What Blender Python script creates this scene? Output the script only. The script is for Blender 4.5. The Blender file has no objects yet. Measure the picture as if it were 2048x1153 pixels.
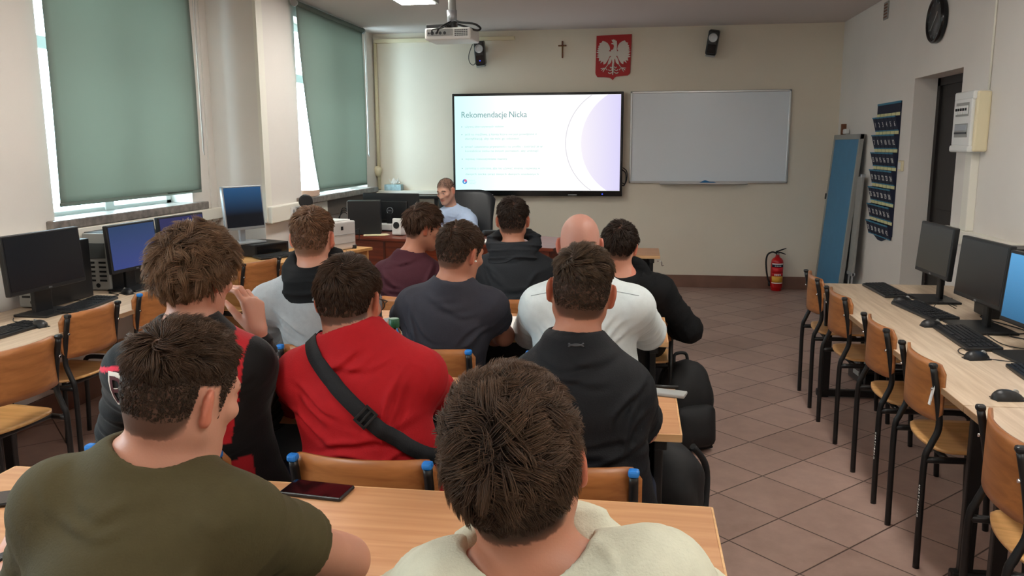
import bpy, bmesh, math, random
import numpy as np
import openvdb
from mathutils import Vector, Matrix, Euler

# ------------------------------------------------------------------ camera, world, exposure
random.seed(7); RNG = np.random.default_rng(7)
SC = bpy.context.scene
COL = SC.collection
FPX, CAMZ = 1640.0, 1.6
YAW, PITCH, ROLL = [math.radians(a) for a in (8.6, 9.85, -0.265)]
_fw = np.array([-math.sin(YAW) * math.cos(PITCH), math.cos(YAW) * math.cos(PITCH), -math.sin(PITCH)])
_r0 = np.array([math.cos(YAW), math.sin(YAW), 0.0]); _u0 = np.cross(_r0, _fw)
_R = math.cos(ROLL) * _r0 + math.sin(ROLL) * _u0
_U = -math.sin(ROLL) * _r0 + math.cos(ROLL) * _u0
_O = np.array([0.0, 0.0, CAMZ])
cam_data = bpy.data.cameras.new('camera'); cam = bpy.data.objects.new('camera', cam_data); COL.objects.link(cam)
cam_data.sensor_width = 36.0; cam_data.lens = FPX / 2048 * 36.0; cam_data.clip_start = 0.05
cam.matrix_world = Matrix(((_R[0], _U[0], -_fw[0], 0), (_R[1], _U[1], -_fw[1], 0), (_R[2], _U[2], -_fw[2], CAMZ), (0, 0, 0, 1)))
SC.camera = cam
SC.view_settings.view_transform = 'Standard'; SC.view_settings.look = 'None'
SC.view_settings.gamma = 1.0; SC.view_settings.use_curve_mapping = False
SC.view_settings.exposure = 0.0
LAMP = 30.0
DAY = 18.0
world = bpy.data.worlds.new('daylight'); SC.world = world; world.use_nodes = True
_bg = world.node_tree.nodes['Background']
_bg.inputs[0].default_value = (0.74, 0.92, 1.0, 1); _bg.inputs[1].default_value = DAY
SC.cycles.max_bounces = 8; SC.cycles.diffuse_bounces = 5; SC.cycles.transparent_max_bounces = 12
SC.cycles.sample_clamp_indirect = 6.0; SC.cycles.use_denoising = True

def pray(x, y): return _fw + _R * (x - 1024) / FPX - _U * (y - 576.5) / FPX
def onz(x, y, z): d = pray(x, y); return Vector(_O + d * ((z - CAMZ) / d[2]))     # where the sight line of a photo point meets a horizontal plane
def ony(x, y, Y): d = pray(x, y); return Vector(_O + d * (Y / d[1]))              # ... a plane parallel to the front wall
def onx(x, y, X): d = pray(x, y); return Vector(_O + d * (X / d[0]))              # ... a plane parallel to the side walls

# ------------------------------------------------------------------ materials
MATS = {}
def _lin(c):
    c = c / 255.0
    return c / 12.92 if c <= 0.04045 else ((c + 0.055) / 1.055) ** 2.4
def rgb(r, g, b): return (_lin(r), _lin(g), _lin(b), 1.0)
def mat(name, color, rough=0.6, metal=0.0, noise=0.0, nscale=8.0, bump=0.0, bscale=60.0, spec=0.5, emit=None, estr=0.0, stretch=None, sheen=0.0):
    m = bpy.data.materials.new(name); m.use_nodes = True; nt = m.node_tree; p = nt.nodes['Principled BSDF']
    p.inputs['Base Color'].default_value = color; p.inputs['Roughness'].default_value = rough; p.inputs['Metallic'].default_value = metal
    p.inputs['Specular IOR Level'].default_value = spec
    if sheen: p.inputs['Sheen Weight'].default_value = sheen
    tc = nt.nodes.new('ShaderNodeTexCoord'); mp = nt.nodes.new('ShaderNodeMapping'); nt.links.new(tc.outputs['Object'], mp.inputs[0])
    if stretch: mp.inputs['Scale'].default_value = stretch
    if noise:
        n = nt.nodes.new('ShaderNodeTexNoise'); n.inputs['Scale'].default_value = nscale; n.inputs['Detail'].default_value = 5
        nt.links.new(mp.outputs[0], n.inputs['Vector'])
        r = nt.nodes.new('ShaderNodeValToRGB'); e = r.color_ramp.elements
        e[0].position = 0.3; e[1].position = 0.7
        e[0].color = tuple(max(0, c * (1 - noise)) for c in color[:3]) + (1,); e[1].color = tuple(min(1, c * (1 + noise)) for c in color[:3]) + (1,)
        nt.links.new(n.outputs['Fac'], r.inputs[0]); nt.links.new(r.outputs[0], p.inputs['Base Color'])
    if bump:
        n2 = nt.nodes.new('ShaderNodeTexNoise'); n2.inputs['Scale'].default_value = bscale; n2.inputs['Detail'].default_value = 3
        nt.links.new(mp.outputs[0], n2.inputs['Vector'])
        b = nt.nodes.new('ShaderNodeBump'); b.inputs['Strength'].default_value = bump; b.inputs['Distance'].default_value = 0.004
        nt.links.new(n2.outputs['Fac'], b.inputs['Height']); nt.links.new(b.outputs[0], p.inputs['Normal'])
    if emit:
        p.inputs['Emission Color'].default_value = emit; p.inputs['Emission Strength'].default_value = estr
    MATS[name] = m; return m
def wood(name, light, dark, rough=0.42, axis='X', scale=1.0):
    m = mat(name, light, rough); nt = m.node_tree; p = nt.nodes['Principled BSDF']
    tc = nt.nodes.new('ShaderNodeTexCoord'); mp = nt.nodes.new('ShaderNodeMapping'); nt.links.new(tc.outputs['Object'], mp.inputs[0])
    mp.inputs['Scale'].default_value = {'X': (1.2, 22, 22), 'Y': (22, 1.2, 22), 'Z': (22, 22, 1.2)}[axis]
    n = nt.nodes.new('ShaderNodeTexNoise'); n.inputs['Scale'].default_value = 2.0 * scale; n.inputs['Detail'].default_value = 6; n.inputs['Distortion'].default_value = 0.6
    nt.links.new(mp.outputs[0], n.inputs['Vector'])
    r = nt.nodes.new('ShaderNodeValToRGB'); e = r.color_ramp.elements
    e[0].position = 0.32; e[1].position = 0.66; e[0].color = dark; e[1].color = light
    nt.links.new(n.outputs['Fac'], r.inputs[0]); nt.links.new(r.outputs[0], p.inputs['Base Color'])
    return m
def attr_mat(name, rough=0.55, spec=0.4, bump=0.0, bscale=200.0, sss=0.0, sheen=0.0):
    m = mat(name, (1, 1, 1, 1), rough, spec=spec, bump=bump, bscale=bscale, sheen=sheen); nt = m.node_tree; p = nt.nodes['Principled BSDF']
    a = nt.nodes.new('ShaderNodeVertexColor'); a.layer_name = 'Col'; nt.links.new(a.outputs['Color'], p.inputs['Base Color'])
    if sss:
        p.inputs['Subsurface Weight'].default_value = sss; p.inputs['Subsurface Radius'].default_value = (0.01, 0.004, 0.002); p.inputs['Subsurface Scale'].default_value = 0.6
    return m
def emis(name, color, s):
    m = bpy.data.materials.new(name); m.use_nodes = True; nt = m.node_tree; nt.nodes.clear()
    o = nt.nodes.new('ShaderNodeOutputMaterial'); e = nt.nodes.new('ShaderNodeEmission'); e.inputs[0].default_value = color; e.inputs[1].default_value = s
    nt.links.new(e.outputs[0], o.inputs[0]); MATS[name] = m; return m

# ------------------------------------------------------------------ mesh building
class MB:
    """collects shapes into one bmesh, several materials allowed"""
    def __init__(s): s.bm = bmesh.new(); s.mats = []; s.M = Matrix.Identity(4)
    def _mi(s, m):
        if m is None: return 0
        if m not in s.mats: s.mats.append(m)
        return s.mats.index(m)
    def _v(s, p): return s.bm.verts.new(s.M @ Vector(p))
    def face(s, pts, m=None):
        f = s.bm.faces.new([s._v(p) for p in pts]); f.material_index = s._mi(m); return f
    def box(s, c, size, m=None, rot=None, bev=0.0, seg=2):
        R = (rot if isinstance(rot, Matrix) else Euler(rot).to_matrix()).to_4x4() if rot is not None else Matrix.Identity(4)
        T = Matrix.Translation(Vector(c)) @ R @ Matrix.Diagonal((size[0], size[1], size[2], 1))
        b = bmesh.new(); bmesh.ops.create_cube(b, size=1.0, matrix=T)
        if bev > 0: bmesh.ops.bevel(b, geom=b.edges[:], offset=min(bev, min(size) * 0.49), segments=seg, affect='EDGES', profile=0.5)
        s._merge(b, m); return s
    def span(s, a, b, m=None, bev=0.0):
        c = [(a[i] + b[i]) / 2 for i in range(3)]; return s.box(c, [abs(b[i] - a[i]) for i in range(3)], m, None, bev)
    def _merge(s, b, m):
        mi = s._mi(m); vm = {v: s._v(v.co) for v in b.verts}
        for f in b.faces:
            try: nf = s.bm.faces.new([vm[v] for v in f.verts]); nf.material_index = mi; nf.smooth = f.smooth
            except ValueError: pass
        b.free()
    def tube(s, pts, r, n=8, m=None, caps=True, closed=False):
        pts = [Vector(p) for p in pts]; mi = s._mi(m); rs = r if isinstance(r, (list, tuple)) else [r] * len(pts)
        rings = []; up = None; N = len(pts)
        for i, p in enumerate(pts):
            a = pts[(i - 1) % N] if (i > 0 or closed) else p; b = pts[(i + 1) % N] if (i < N - 1 or closed) else p
            t = (b - a); t = t.normalized() if t.length > 1e-9 else Vector((0, 0, 1))
            if up is None:
                up = Vector((0, 0, 1)) if abs(t.z) < 0.9 else Vector((1, 0, 0))
            x = t.cross(up); x = x.normalized() if x.length > 1e-6 else t.orthogonal().normalized(); up = x.cross(t).normalized()
            rings.append([s._v(p + rs[i] * (math.cos(2 * math.pi * k / n) * x + math.sin(2 * math.pi * k / n) * up)) for k in range(n)])
        for i in range(N if closed else N - 1):
            A, B = rings[i], rings[(i + 1) % N]
            for k in range(n):
                f = s.bm.faces.new((A[k], A[(k + 1) % n], B[(k + 1) % n], B[k])); f.material_index = mi; f.smooth = True
        if caps and not closed:
            for rr in (rings[0][::-1], rings[-1]):
                f = s.bm.faces.new(rr); f.material_index = mi
        return s
    def cyl(s, a, b, r, n=16, m=None, r2=None): return s.tube([a, b], [r, r if r2 is None else r2], n, m)
    def lathe(s, prof, n=24, m=None, c=(0, 0, 0), M=None):
        """profile of (radius, height) spun about z"""
        T = Matrix.Translation(Vector(c)) @ (M.to_4x4() if M else Matrix.Identity(4)); mi = s._mi(m); rings = []
        for r, z in prof:
            rings.append([s._v(T @ Vector((max(r, 1e-5) * math.cos(2 * math.pi * k / n), max(r, 1e-5) * math.sin(2 * math.pi * k / n), z))) for k in range(n)])
        for A, B in zip(rings, rings[1:]):
            for k in range(n):
                f = s.bm.faces.new((A[k], A[(k + 1) % n], B[(k + 1) % n], B[k])); f.material_index = mi; f.smooth = True
        f = s.bm.faces.new(rings[0][::-1]); f.material_index = mi
        f = s.bm.faces.new(rings[-1]); f.material_index = mi
        return s
    def prism(s, poly, depth, T=None, m=None, bev=0.0):
        """2-D outline (x,y) extruded along local z from 0 to depth, placed by T"""
        b = bmesh.new(); vs = [b.verts.new((p[0], p[1], 0)) for p in poly]; f = b.faces.new(vs)
        r = bmesh.ops.extrude_face_region(b, geom=[f]); nv = [g for g in r['geom'] if isinstance(g, bmesh.types.BMVert)]
        bmesh.ops.translate(b, verts=nv, vec=(0, 0, depth)); bmesh.ops.recalc_face_normals(b, faces=b.faces[:])
        if bev: bmesh.ops.bevel(b, geom=[e for e in b.edges if abs(e.verts[0].co.z - e.verts[1].co.z) < 1e-6], offset=bev, segments=2, affect='EDGES')
        if T is not None: bmesh.ops.transform(b, matrix=T, verts=b.verts[:])
        s._merge(b, m); return s
    def text(s, txt, size, T, m=None, depth=0.0, align='LEFT', spacing=1.0):
        cu = bpy.data.curves.new('t', 'FONT'); cu.body = txt; cu.size = size; cu.align_x = align; cu.extrude = depth; cu.space_character = spacing; cu.resolution_u = 3
        o = bpy.data.objects.new('t', cu); COL.objects.link(o); dg = bpy.context.evaluated_depsgraph_get(); dg.update()
        me = bpy.data.meshes.new_from_object(o.evaluated_get(dg)); b = bmesh.new(); b.from_mesh(me); bmesh.ops.transform(b, matrix=T, verts=b.verts[:])
        s._merge(b, m); bpy.data.objects.remove(o); bpy.data.curves.remove(cu); bpy.data.meshes.remove(me); return s
    def grid(s, fn, nu, nv, m=None, thick=0.0, smooth=True):
        """surface fn(u,v)->point on [0,1]^2; with thick a second skin is added and the rim closed"""
        mi = s._mi(m)
        P = [[Vector(fn(i / nu, j / nv)) for j in range(nv + 1)] for i in range(nu + 1)]
        V = [[s._v(p) for p in row] for row in P]
        def q(a, b, c, d):
            f = s.bm.faces.new((a, b, c, d)); f.material_index = mi; f.smooth = smooth
        for i in range(nu):
            for j in range(nv): q(V[i][j], V[i + 1][j], V[i + 1][j + 1], V[i][j + 1])
        if thick:
            W = []
            for i in range(nu + 1):
                row = []
                for j in range(nv + 1):
                    du = P[min(i + 1, nu)][j] - P[max(i - 1, 0)][j]; dv = P[i][min(j + 1, nv)] - P[i][max(j - 1, 0)]
                    n = du.cross(dv); n = n.normalized() if n.length > 1e-9 else Vector((0, 0, 1)); row.append(s._v(P[i][j] - n * thick))
                W.append(row)
            for i in range(nu):
                for j in range(nv): q(W[i][j], W[i][j + 1], W[i + 1][j + 1], W[i + 1][j])
            for i in range(nu):
                q(V[i][0], W[i][0], W[i + 1][0], V[i + 1][0]); q(V[i][nv], V[i + 1][nv], W[i + 1][nv], W[i][nv])
            for j in range(nv):
                q(V[0][j], V[0][j + 1], W[0][j + 1], W[0][j]); q(V[nu][j], W[nu][j], W[nu][j + 1], V[nu][j + 1])
        return s
    def build(s, name, m=None, parent=None, smooth=None):
        me = bpy.data.meshes.new(name); bmesh.ops.recalc_face_normals(s.bm, faces=s.bm.faces[:]); s.bm.to_mesh(me); s.bm.free()
        for k in (s.mats if s.mats else [m]):
            me.materials.append(MATS[k] if isinstance(k, str) else k)
        if smooth is not None:
            for p in me.polygons: p.use_smooth = smooth
        o = bpy.data.objects.new(name, me); COL.objects.link(o)
        if parent is not None: o.parent = parent
        return o
def tag(o, label=None, cat=None, group=None, kind=None):
    if label: o['label'] = label
    if cat: o['category'] = cat
    if group: o['group'] = group
    if kind: o['kind'] = kind
    return o
def thing(name, label, cat, loc=(0, 0, 0), rz=0.0, group=None):
    o = bpy.data.objects.new(name, None); COL.objects.link(o); o.empty_display_size = 0.1
    o.location = loc; o.rotation_euler = (0, 0, rz); return tag(o, label, cat, group)
def struct(mb, name, m=None): return tag(mb.build(name, m), kind='structure')
def children(o): return [c for c in bpy.data.objects if c.parent == o]
def dup(root, loc, rz, label):
    c = root.copy(); COL.objects.link(c); c.location = loc; c.rotation_euler = (0, 0, rz); c['label'] = label
    for ch in children(root):
        d = ch.copy(); COL.objects.link(d); d.parent = c
        for g in children(ch):
            e = g.copy(); COL.objects.link(e); e.parent = d
    return c
def XF(loc=(0, 0, 0), rot=(0, 0, 0)): return Matrix.Translation(Vector(loc)) @ Euler(rot).to_matrix().to_4x4()
def smooth_path(pts, n=6):
    """Catmull-Rom through the points"""
    P = [Vector(p) for p in pts]; out = []
    for i in range(len(P) - 1):
        a = P[max(i - 1, 0)]; b = P[i]; c = P[i + 1]; d = P[min(i + 2, len(P) - 1)]
        for k in range(n):
            t = k / n
            out.append(0.5 * ((2 * b) + (c - a) * t + (2 * a - 5 * b + 4 * c - d) * t * t + (3 * b - a - 3 * c + d) * t ** 3))
    out.append(P[-1]); return out
# ------------------------------------------------------------------ colours
mat('wall_cream', rgb(228, 219, 202), 0.85, noise=0.03, nscale=1.5, bump=0.08, bscale=120)
mat('wall_white', rgb(226, 220, 213), 0.85, noise=0.03, nscale=1.5, bump=0.08, bscale=120)
mat('ceiling_paint', rgb(205, 196, 192), 0.9, bump=0.05, bscale=90)
mat('trunking', rgb(232, 228, 216), 0.45)
mat('cream_plastic', rgb(226, 214, 180), 0.45)
mat('white_plastic', rgb(225, 225, 222), 0.4)
mat('grey_plastic', rgb(150, 152, 150), 0.45)
mat('silver', rgb(178, 182, 186), 0.35, 0.6)
mat('black_plastic', rgb(22, 23, 25), 0.4)
mat('black_gloss', rgb(14, 14, 16), 0.18)
mat('black_metal', rgb(20, 20, 21), 0.42, noise=0.2, nscale=30)
mat('black_cable', rgb(16, 16, 17), 0.5)
mat('screen_off', rgb(18, 19, 22), 0.12, spec=0.7)
mat('alu', rgb(190, 192, 194), 0.3, 0.9)
mat('chrome', rgb(225, 225, 225), 0.12, 1.0)
mat('paper', rgb(236, 234, 228), 0.8)
mat('cream_paper', rgb(232, 220, 180), 0.8)
mat('red_paint', rgb(186, 14, 18), 0.3)
mat('shield_red', rgb(170, 14, 20), 0.5)
mat('eagle_white', rgb(214, 206, 196), 0.6)
mat('brown_wood', rgb(110, 62, 34), 0.5)
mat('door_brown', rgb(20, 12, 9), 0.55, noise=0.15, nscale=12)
mat('marble', rgb(120, 112, 106), 0.35, noise=0.4, nscale=22, bump=0.05, bscale=40)
mat('brown_panel', rgb(92, 82, 74), 0.7, noise=0.08)
mat('cap_blue', rgb(30, 120, 205), 0.45)
mat('teal', rgb(40, 120, 150), 0.55)
mat('navy', rgb(18, 26, 52), 0.75)
mat('tab_yellow', rgb(228, 220, 164), 0.7)
mat('white_print', rgb(235, 235, 232), 0.7)
mat('board_blue', rgb(62, 128, 168), 0.55, noise=0.05)
mat('board_grey', rgb(150, 150, 146), 0.5)
mat('whiteboard', rgb(226, 233, 240), 0.22, spec=0.5)
wood('beech', rgb(200, 150, 108), rgb(184, 131, 90), 0.4, 'X')
wood('beech_end', rgb(222, 178, 128), rgb(205, 158, 108), 0.5, 'X')
wood('oak_pale', rgb(216, 196, 172), rgb(192, 168, 142), 0.42, 'Y')
wood('oak_edge', rgb(176, 140, 104), rgb(150, 115, 84), 0.5, 'Y')
wood('ply', rgb(178, 116, 66), rgb(150, 92, 50), 0.35, 'X')
wood('ply_seat', rgb(222, 172, 112), rgb(200, 148, 88), 0.35, 'Y')
wood('mahogany', rgb(124, 52, 26), rgb(92, 34, 16), 0.35, 'X')
wood('honey', rgb(214, 164, 104), rgb(194, 140, 82), 0.42, 'X')

def floor_mat():
    m = mat('floor_tiles', rgb(150, 118, 104), 0.38); nt = m.node_tree; p = nt.nodes['Principled BSDF']; L = nt.links.new
    tc = nt.nodes.new('ShaderNodeTexCoord'); mp = nt.nodes.new('ShaderNodeMapping'); L(tc.outputs['Object'], mp.inputs[0])
    s = 1 / 0.333
    a = math.radians(45); mp.inputs['Rotation'].default_value = (0, 0, a); mp.inputs['Scale'].default_value = (s, s, s)
    px, py = 0.641 * s, 3.467 * s
    mp.inputs['Location'].default_value = (-(px * math.cos(a) - py * math.sin(a)), -(px * math.sin(a) + py * math.cos(a)), 0)
    sx = nt.nodes.new('ShaderNodeSeparateXYZ'); L(mp.outputs[0], sx.inputs[0])
    def mth(op, a_, b_=None):
        n = nt.nodes.new('ShaderNodeMath'); n.operation = op
        for i, q in enumerate((a_, b_)):
            if q is None: continue
            if isinstance(q, (int, float)): n.inputs[i].default_value = q
            else: L(q, n.inputs[i])
        return n.outputs[0]
    def edge(o):   # distance to the nearest grid line
        f = mth('FRACT', o); return mth('MINIMUM', f, mth('SUBTRACT', 1.0, f))
    e = mth('MINIMUM', edge(sx.outputs[0]), edge(sx.outputs[1]))
    g = nt.nodes.new('ShaderNodeMapRange'); g.inputs[1].default_value = 0.006; g.inputs[2].default_value = 0.013; L(e, g.inputs[0])
    cell = nt.nodes.new('ShaderNodeCombineXYZ'); L(mth('FLOOR', sx.outputs[0]), cell.inputs[0]); L(mth('FLOOR', sx.outputs[1]), cell.inputs[1])
    wn = nt.nodes.new('ShaderNodeTexWhiteNoise'); L(cell.outputs[0], wn.inputs[0])
    n = nt.nodes.new('ShaderNodeTexNoise'); n.inputs['Scale'].default_value = 2.2; n.inputs['Detail'].default_value = 8; n.inputs['Roughness'].default_value = 0.65
    L(mp.outputs[0], n.inputs['Vector'])
    v = mth('ADD', mth('MULTIPLY', n.outputs['Fac'], 0.75), mth('MULTIPLY', wn.outputs[0], 0.22))
    r = nt.nodes.new('ShaderNodeValToRGB'); L(v, r.inputs[0]); el = r.color_ramp.elements
    el[0].position = 0.25; el[1].position = 0.75; el[0].color = rgb(148, 121, 110); el[1].color = rgb(182, 154, 142)
    mx = nt.nodes.new('ShaderNodeMixRGB'); L(g.outputs[0], mx.inputs[0]); mx.inputs[1].default_value = rgb(74, 54, 48); L(r.outputs[0], mx.inputs[2])
    L(mx.outputs[0], p.inputs['Base Color'])
    b = nt.nodes.new('ShaderNodeBump'); b.inputs['Strength'].default_value = 0.5; b.inputs['Distance'].default_value = 0.004
    L(g.outputs[0], b.inputs['Height']); L(b.outputs[0], p.inputs['Normal'])
    rr = nt.nodes.new('ShaderNodeMapRange'); L(n.outputs['Fac'], rr.inputs[0]); rr.inputs[3].default_value = 0.32; rr.inputs[4].default_value = 0.5; L(rr.outputs[0], p.inputs['Roughness'])
floor_mat()
def glass_mat():
    m = bpy.data.materials.new('window_glass'); m.use_nodes = True; nt = m.node_tree; nt.nodes.clear(); L = nt.links.new
    o = nt.nodes.new('ShaderNodeOutputMaterial'); t = nt.nodes.new('ShaderNodeBsdfTransparent'); t.inputs[0].default_value = (0.93, 0.98, 1, 1)
    g = nt.nodes.new('ShaderNodeBsdfGlossy'); g.inputs['Roughness'].default_value = 0.02; mx = nt.nodes.new('ShaderNodeMixShader'); mx.inputs[0].default_value = 0.06
    L(t.outputs[0], mx.inputs[1]); L(g.outputs[0], mx.inputs[2]); L(mx.outputs[0], o.inputs[0]); MATS['window_glass'] = m
glass_mat()
def blind_mat():
    m = bpy.data.materials.new('blind_green'); m.use_nodes = True; nt = m.node_tree; nt.nodes.clear(); L = nt.links.new
    o = nt.nodes.new('ShaderNodeOutputMaterial'); d = nt.nodes.new('ShaderNodeBsdfDiffuse'); t = nt.nodes.new('ShaderNodeBsdfTranslucent')
    d.inputs[0].default_value = rgb(122, 132, 126); t.inputs[0].default_value = rgb(176, 180, 168)
    tc = nt.nodes.new('ShaderNodeTexCoord'); n = nt.nodes.new('ShaderNodeTexNoise'); n.inputs['Scale'].default_value = 500; L(tc.outputs['Object'], n.inputs['Vector'])
    b = nt.nodes.new('ShaderNodeBump'); b.inputs['Strength'].default_value = 0.2; b.inputs['Distance'].default_value = 0.001; L(n.outputs['Fac'], b.inputs['Height']); L(b.outputs[0], d.inputs['Normal'])
    mx = nt.nodes.new('ShaderNodeMixShader'); mx.inputs[0].default_value = 0.33
    L(d.outputs[0], mx.inputs[1]); L(t.outputs[0], mx.inputs[2]); L(mx.outputs[0], o.inputs[0]); MATS['blind_green'] = m
blind_mat()

# ------------------------------------------------------------------ room shell
XA, XB, XR, YF, YB, CH = -3.45, -3.03, 2.14, 9.425, -1.6, 2.87      # left wall (two planes), right wall, front, back, ceiling height
YS = 6.40                                                            # the left wall steps into the room here
DY0, DY1, DZ = 6.017, 7.0, 2.103                                     # door opening
struct(MB().span((-4.2, YB - 0.3, -0.2), (2.9, YF + 0.3, 0.0)), 'floor', 'floor_tiles')
struct(MB().span((-4.2, YB - 0.3, CH), (2.9, YF + 0.3, CH + 0.2)), 'ceiling', 'ceiling_paint')
struct(MB().span((XA - 0.3, YF, 0), (XR + 0.5, YF + 0.25, CH)), 'wall_front', 'wall_cream')
struct(MB().span((XA - 0.3, YB - 0.25, 0), (XR + 0.5, YB, CH)), 'wall_back', 'wall_white')
w = MB(); w.span((XR, YB, 0), (XR + 0.4, DY0, CH)); w.span((XR, DY1, 0), (XR + 0.4, YF, CH)); w.span((XR, DY0, DZ), (XR + 0.4, DY1, CH))
struct(w, 'wall_right', 'wall_white')
WT = 0.50
def wall_with_windows(name, x, y0, y1, wins):
    """slab from y0 to y1 whose inner face is at x, with openings (ya, yb, za, zb)"""
    w = MB(); y = y0
    if y0 == YS: w.span((x - 1.1, y0, 0), (x - WT + 0.01, y0 + 0.3, CH))
    for ya, yb, za, zb in wins:
        w.span((x - WT, y, 0), (x, ya, CH)); w.span((x - WT, ya, 0), (x, yb, za)); w.span((x - WT, ya, zb), (x, yb, CH)); y = yb
    w.span((x - WT, y, 0), (x, y1, CH)); struct(w, name, 'wall_white')
W1 = (4.46, 6.03, 1.13, 2.74); W3 = (0.6, 2.3, 1.13, 2.74); W2 = (7.18, 9.05, 1.10, 2.74)
wall_with_windows('wall_left', XA, YB, YS, [W3, W1])
wall_with_windows('wall_left_front', XB, YS, YF, [W2])
# vertical casings where the left wall steps, and beside the windows
struct(MB().span((XB - 0.005, YS - 0.012, 0.98), (XB + 0.022, YS + 0.10, CH)), 'trim_1', 'trunking')
struct(MB().span((XA, YS - 0.10, 1.0), (XA + 0.012, YS, CH)), 'trim_2', 'wall_white')
# tile skirting
struct(MB().span((XB, YF - 0.012, 0), (XR, YF, 0.14), None, 0.003), 'baseboard_front', mat('skirting', rgb(122, 88, 74), 0.4, noise=0.15, nscale=5))
w = MB(); w.span((XR - 0.012, YB, 0), (XR, DY0, 0.14)); w.span((XR - 0.012, DY1, 0), (XR, YF - 0.012, 0.14)); struct(w, 'baseboard_right', 'skirting')
struct(MB().span((XA, YB, 0), (XA + 0.012, YS, 0.14)), 'baseboard_left', 'skirting')
# windows
def window(n, x, W):
    ya, yb, za, zb = W; xo = x - 0.24; f = MB(); t = 0.07
    f.span((xo, ya, za), (xo + 0.06, ya + t, zb), None, 0.006); f.span((xo, yb - t, za), (xo + 0.06, yb, zb), None, 0.006)
    f.span((xo, ya, za), (xo + 0.06, yb, za + t), None, 0.006); f.span((xo, ya, zb - t), (xo + 0.06, yb, zb), None, 0.006)
    ym = (ya + yb) / 2; f.span((xo, ym - 0.05, za), (xo + 0.07, ym + 0.05, zb), None, 0.006)
    f.span((xo, ya, 2.2), (xo + 0.065, yb, 2.28), None, 0.006)
    r = tag(f.build('window_%d' % n, 'white_plastic'), kind='structure')
    MB().span((xo + 0.028, ya + 0.05, za + 0.05), (xo + 0.034, yb - 0.05, zb - 0.05)).build('glass_pane', 'window_glass', r)
    h = MB(); h.box((xo + 0.085, ym, 1.62), (0.02, 0.03, 0.12), None, None, 0.006); h.box((xo + 0.105, ym - 0.04, 1.66), (0.02, 0.1, 0.02), None, None, 0.006); h.build('window_handle', 'white_plastic', r)
    ld = bpy.data.lights.new('daylight_portal_%d' % n, 'AREA'); ld.shape = 'RECTANGLE'; ld.size = yb - ya; ld.size_y = zb - za
    ld.cycles.is_portal = True; lo = bpy.data.objects.new('daylight_portal_%d' % n, ld); COL.objects.link(lo)
    lo.location = (xo - 0.28, ym, (za + zb) / 2); lo.rotation_euler = Euler((math.radians(90), 0, math.radians(-90)))
window(1, XA, W1); window(2, XB, W2); window(3, XA, W3)
# stone sills
def sill(name, x, y0, y1, z, d, label, cat='window sill'):
    s = MB().span((x - 0.17, y0 + 0.06, z - 0.045), (x, y1 - 0.06, z)); s.span((x, y0, z - 0.06), (x + d, y1, z), None, 0.008)
    return tag(s.build(name, 'marble'), label, cat)
sill('window_sill', XA, 4.38, 6.19, 1.172, 0.05, 'brown marbled stone sill under the large left window')
sill('window_sill', XB, 7.05, 9.15, 1.145, 0.10, 'grey stone sill under the far window near the front wall')
sill('window_sill', XA, 0.5, 2.4, 1.172, 0.05, 'brown marbled stone sill under the window at the back left')
# roller blinds
def blind(label, x, y0, y1, z0, z1, dy_bot=0.0, slack=0.02):
    t = thing('roller_blind', label, 'roller blind', (x, (y0 + y1) / 2, z1), 0, 'green roller blinds'); h = z1 - z0; hw = (y1 - y0) / 2
    def fab(u, v):
        yy = -hw + 2 * hw * u; k = v * v * dy_bot * (1 - u)
        return (slack * math.sin(v * 2.2) * (1 - v) + 0.006 * math.sin(u * 6 + v * 3) * v, yy + k, -h * v)
    MB().grid(fab, 24, 30, None, 0.0012).build('fabric', 'blind_green', t)
    MB().cyl((0, -hw - 0.02, 0.0), (0, hw + 0.02, 0.0), 0.024, 16).build('roller_tube', 'blind_green', t)
    e = MB(); e.cyl((0, hw + 0.02, 0), (0, hw + 0.035, 0), 0.032, 14); e.cyl((0, -hw - 0.035, 0), (0, -hw - 0.02, 0), 0.032, 14); e.build('end_bracket', 'grey_plastic', t)
    MB().span((-0.006, -hw + dy_bot, -h - 0.012), (0.006, hw, -h + 0.012), None, 0.004).build('bottom_bar', 'blind_green', t)
    c = MB(); c.tube([(0.02, hw + 0.028, -0.02), (0.022, hw + 0.03, -h * 0.8), (0.03, hw + 0.03, -h * 0.82), (0.035, hw + 0.03, -0.02)], 0.003, 5); c.build('pull_chain', 'white_plastic', t)
blind('large green roller blind drawn down over the near left window', XA + 0.045, 4.46, 6.09, 1.262, 2.80)
blind('smaller green roller blind hanging askew over the far left window', XB + 0.06, 7.10, 8.86, 1.19, 2.835, 0.36)
blind('green roller blind over the window at the back left', XA + 0.045, 0.55, 2.3, 1.9, 2.80)
# brown panel under the far window
tag(MB().span((XB, 7.36, 0.93), (XB + 0.055, 9.2, 1.083), None, 0.004).build('radiator_cover', 'brown_panel'), 'brown panel below the far window sill', 'panel')
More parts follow.
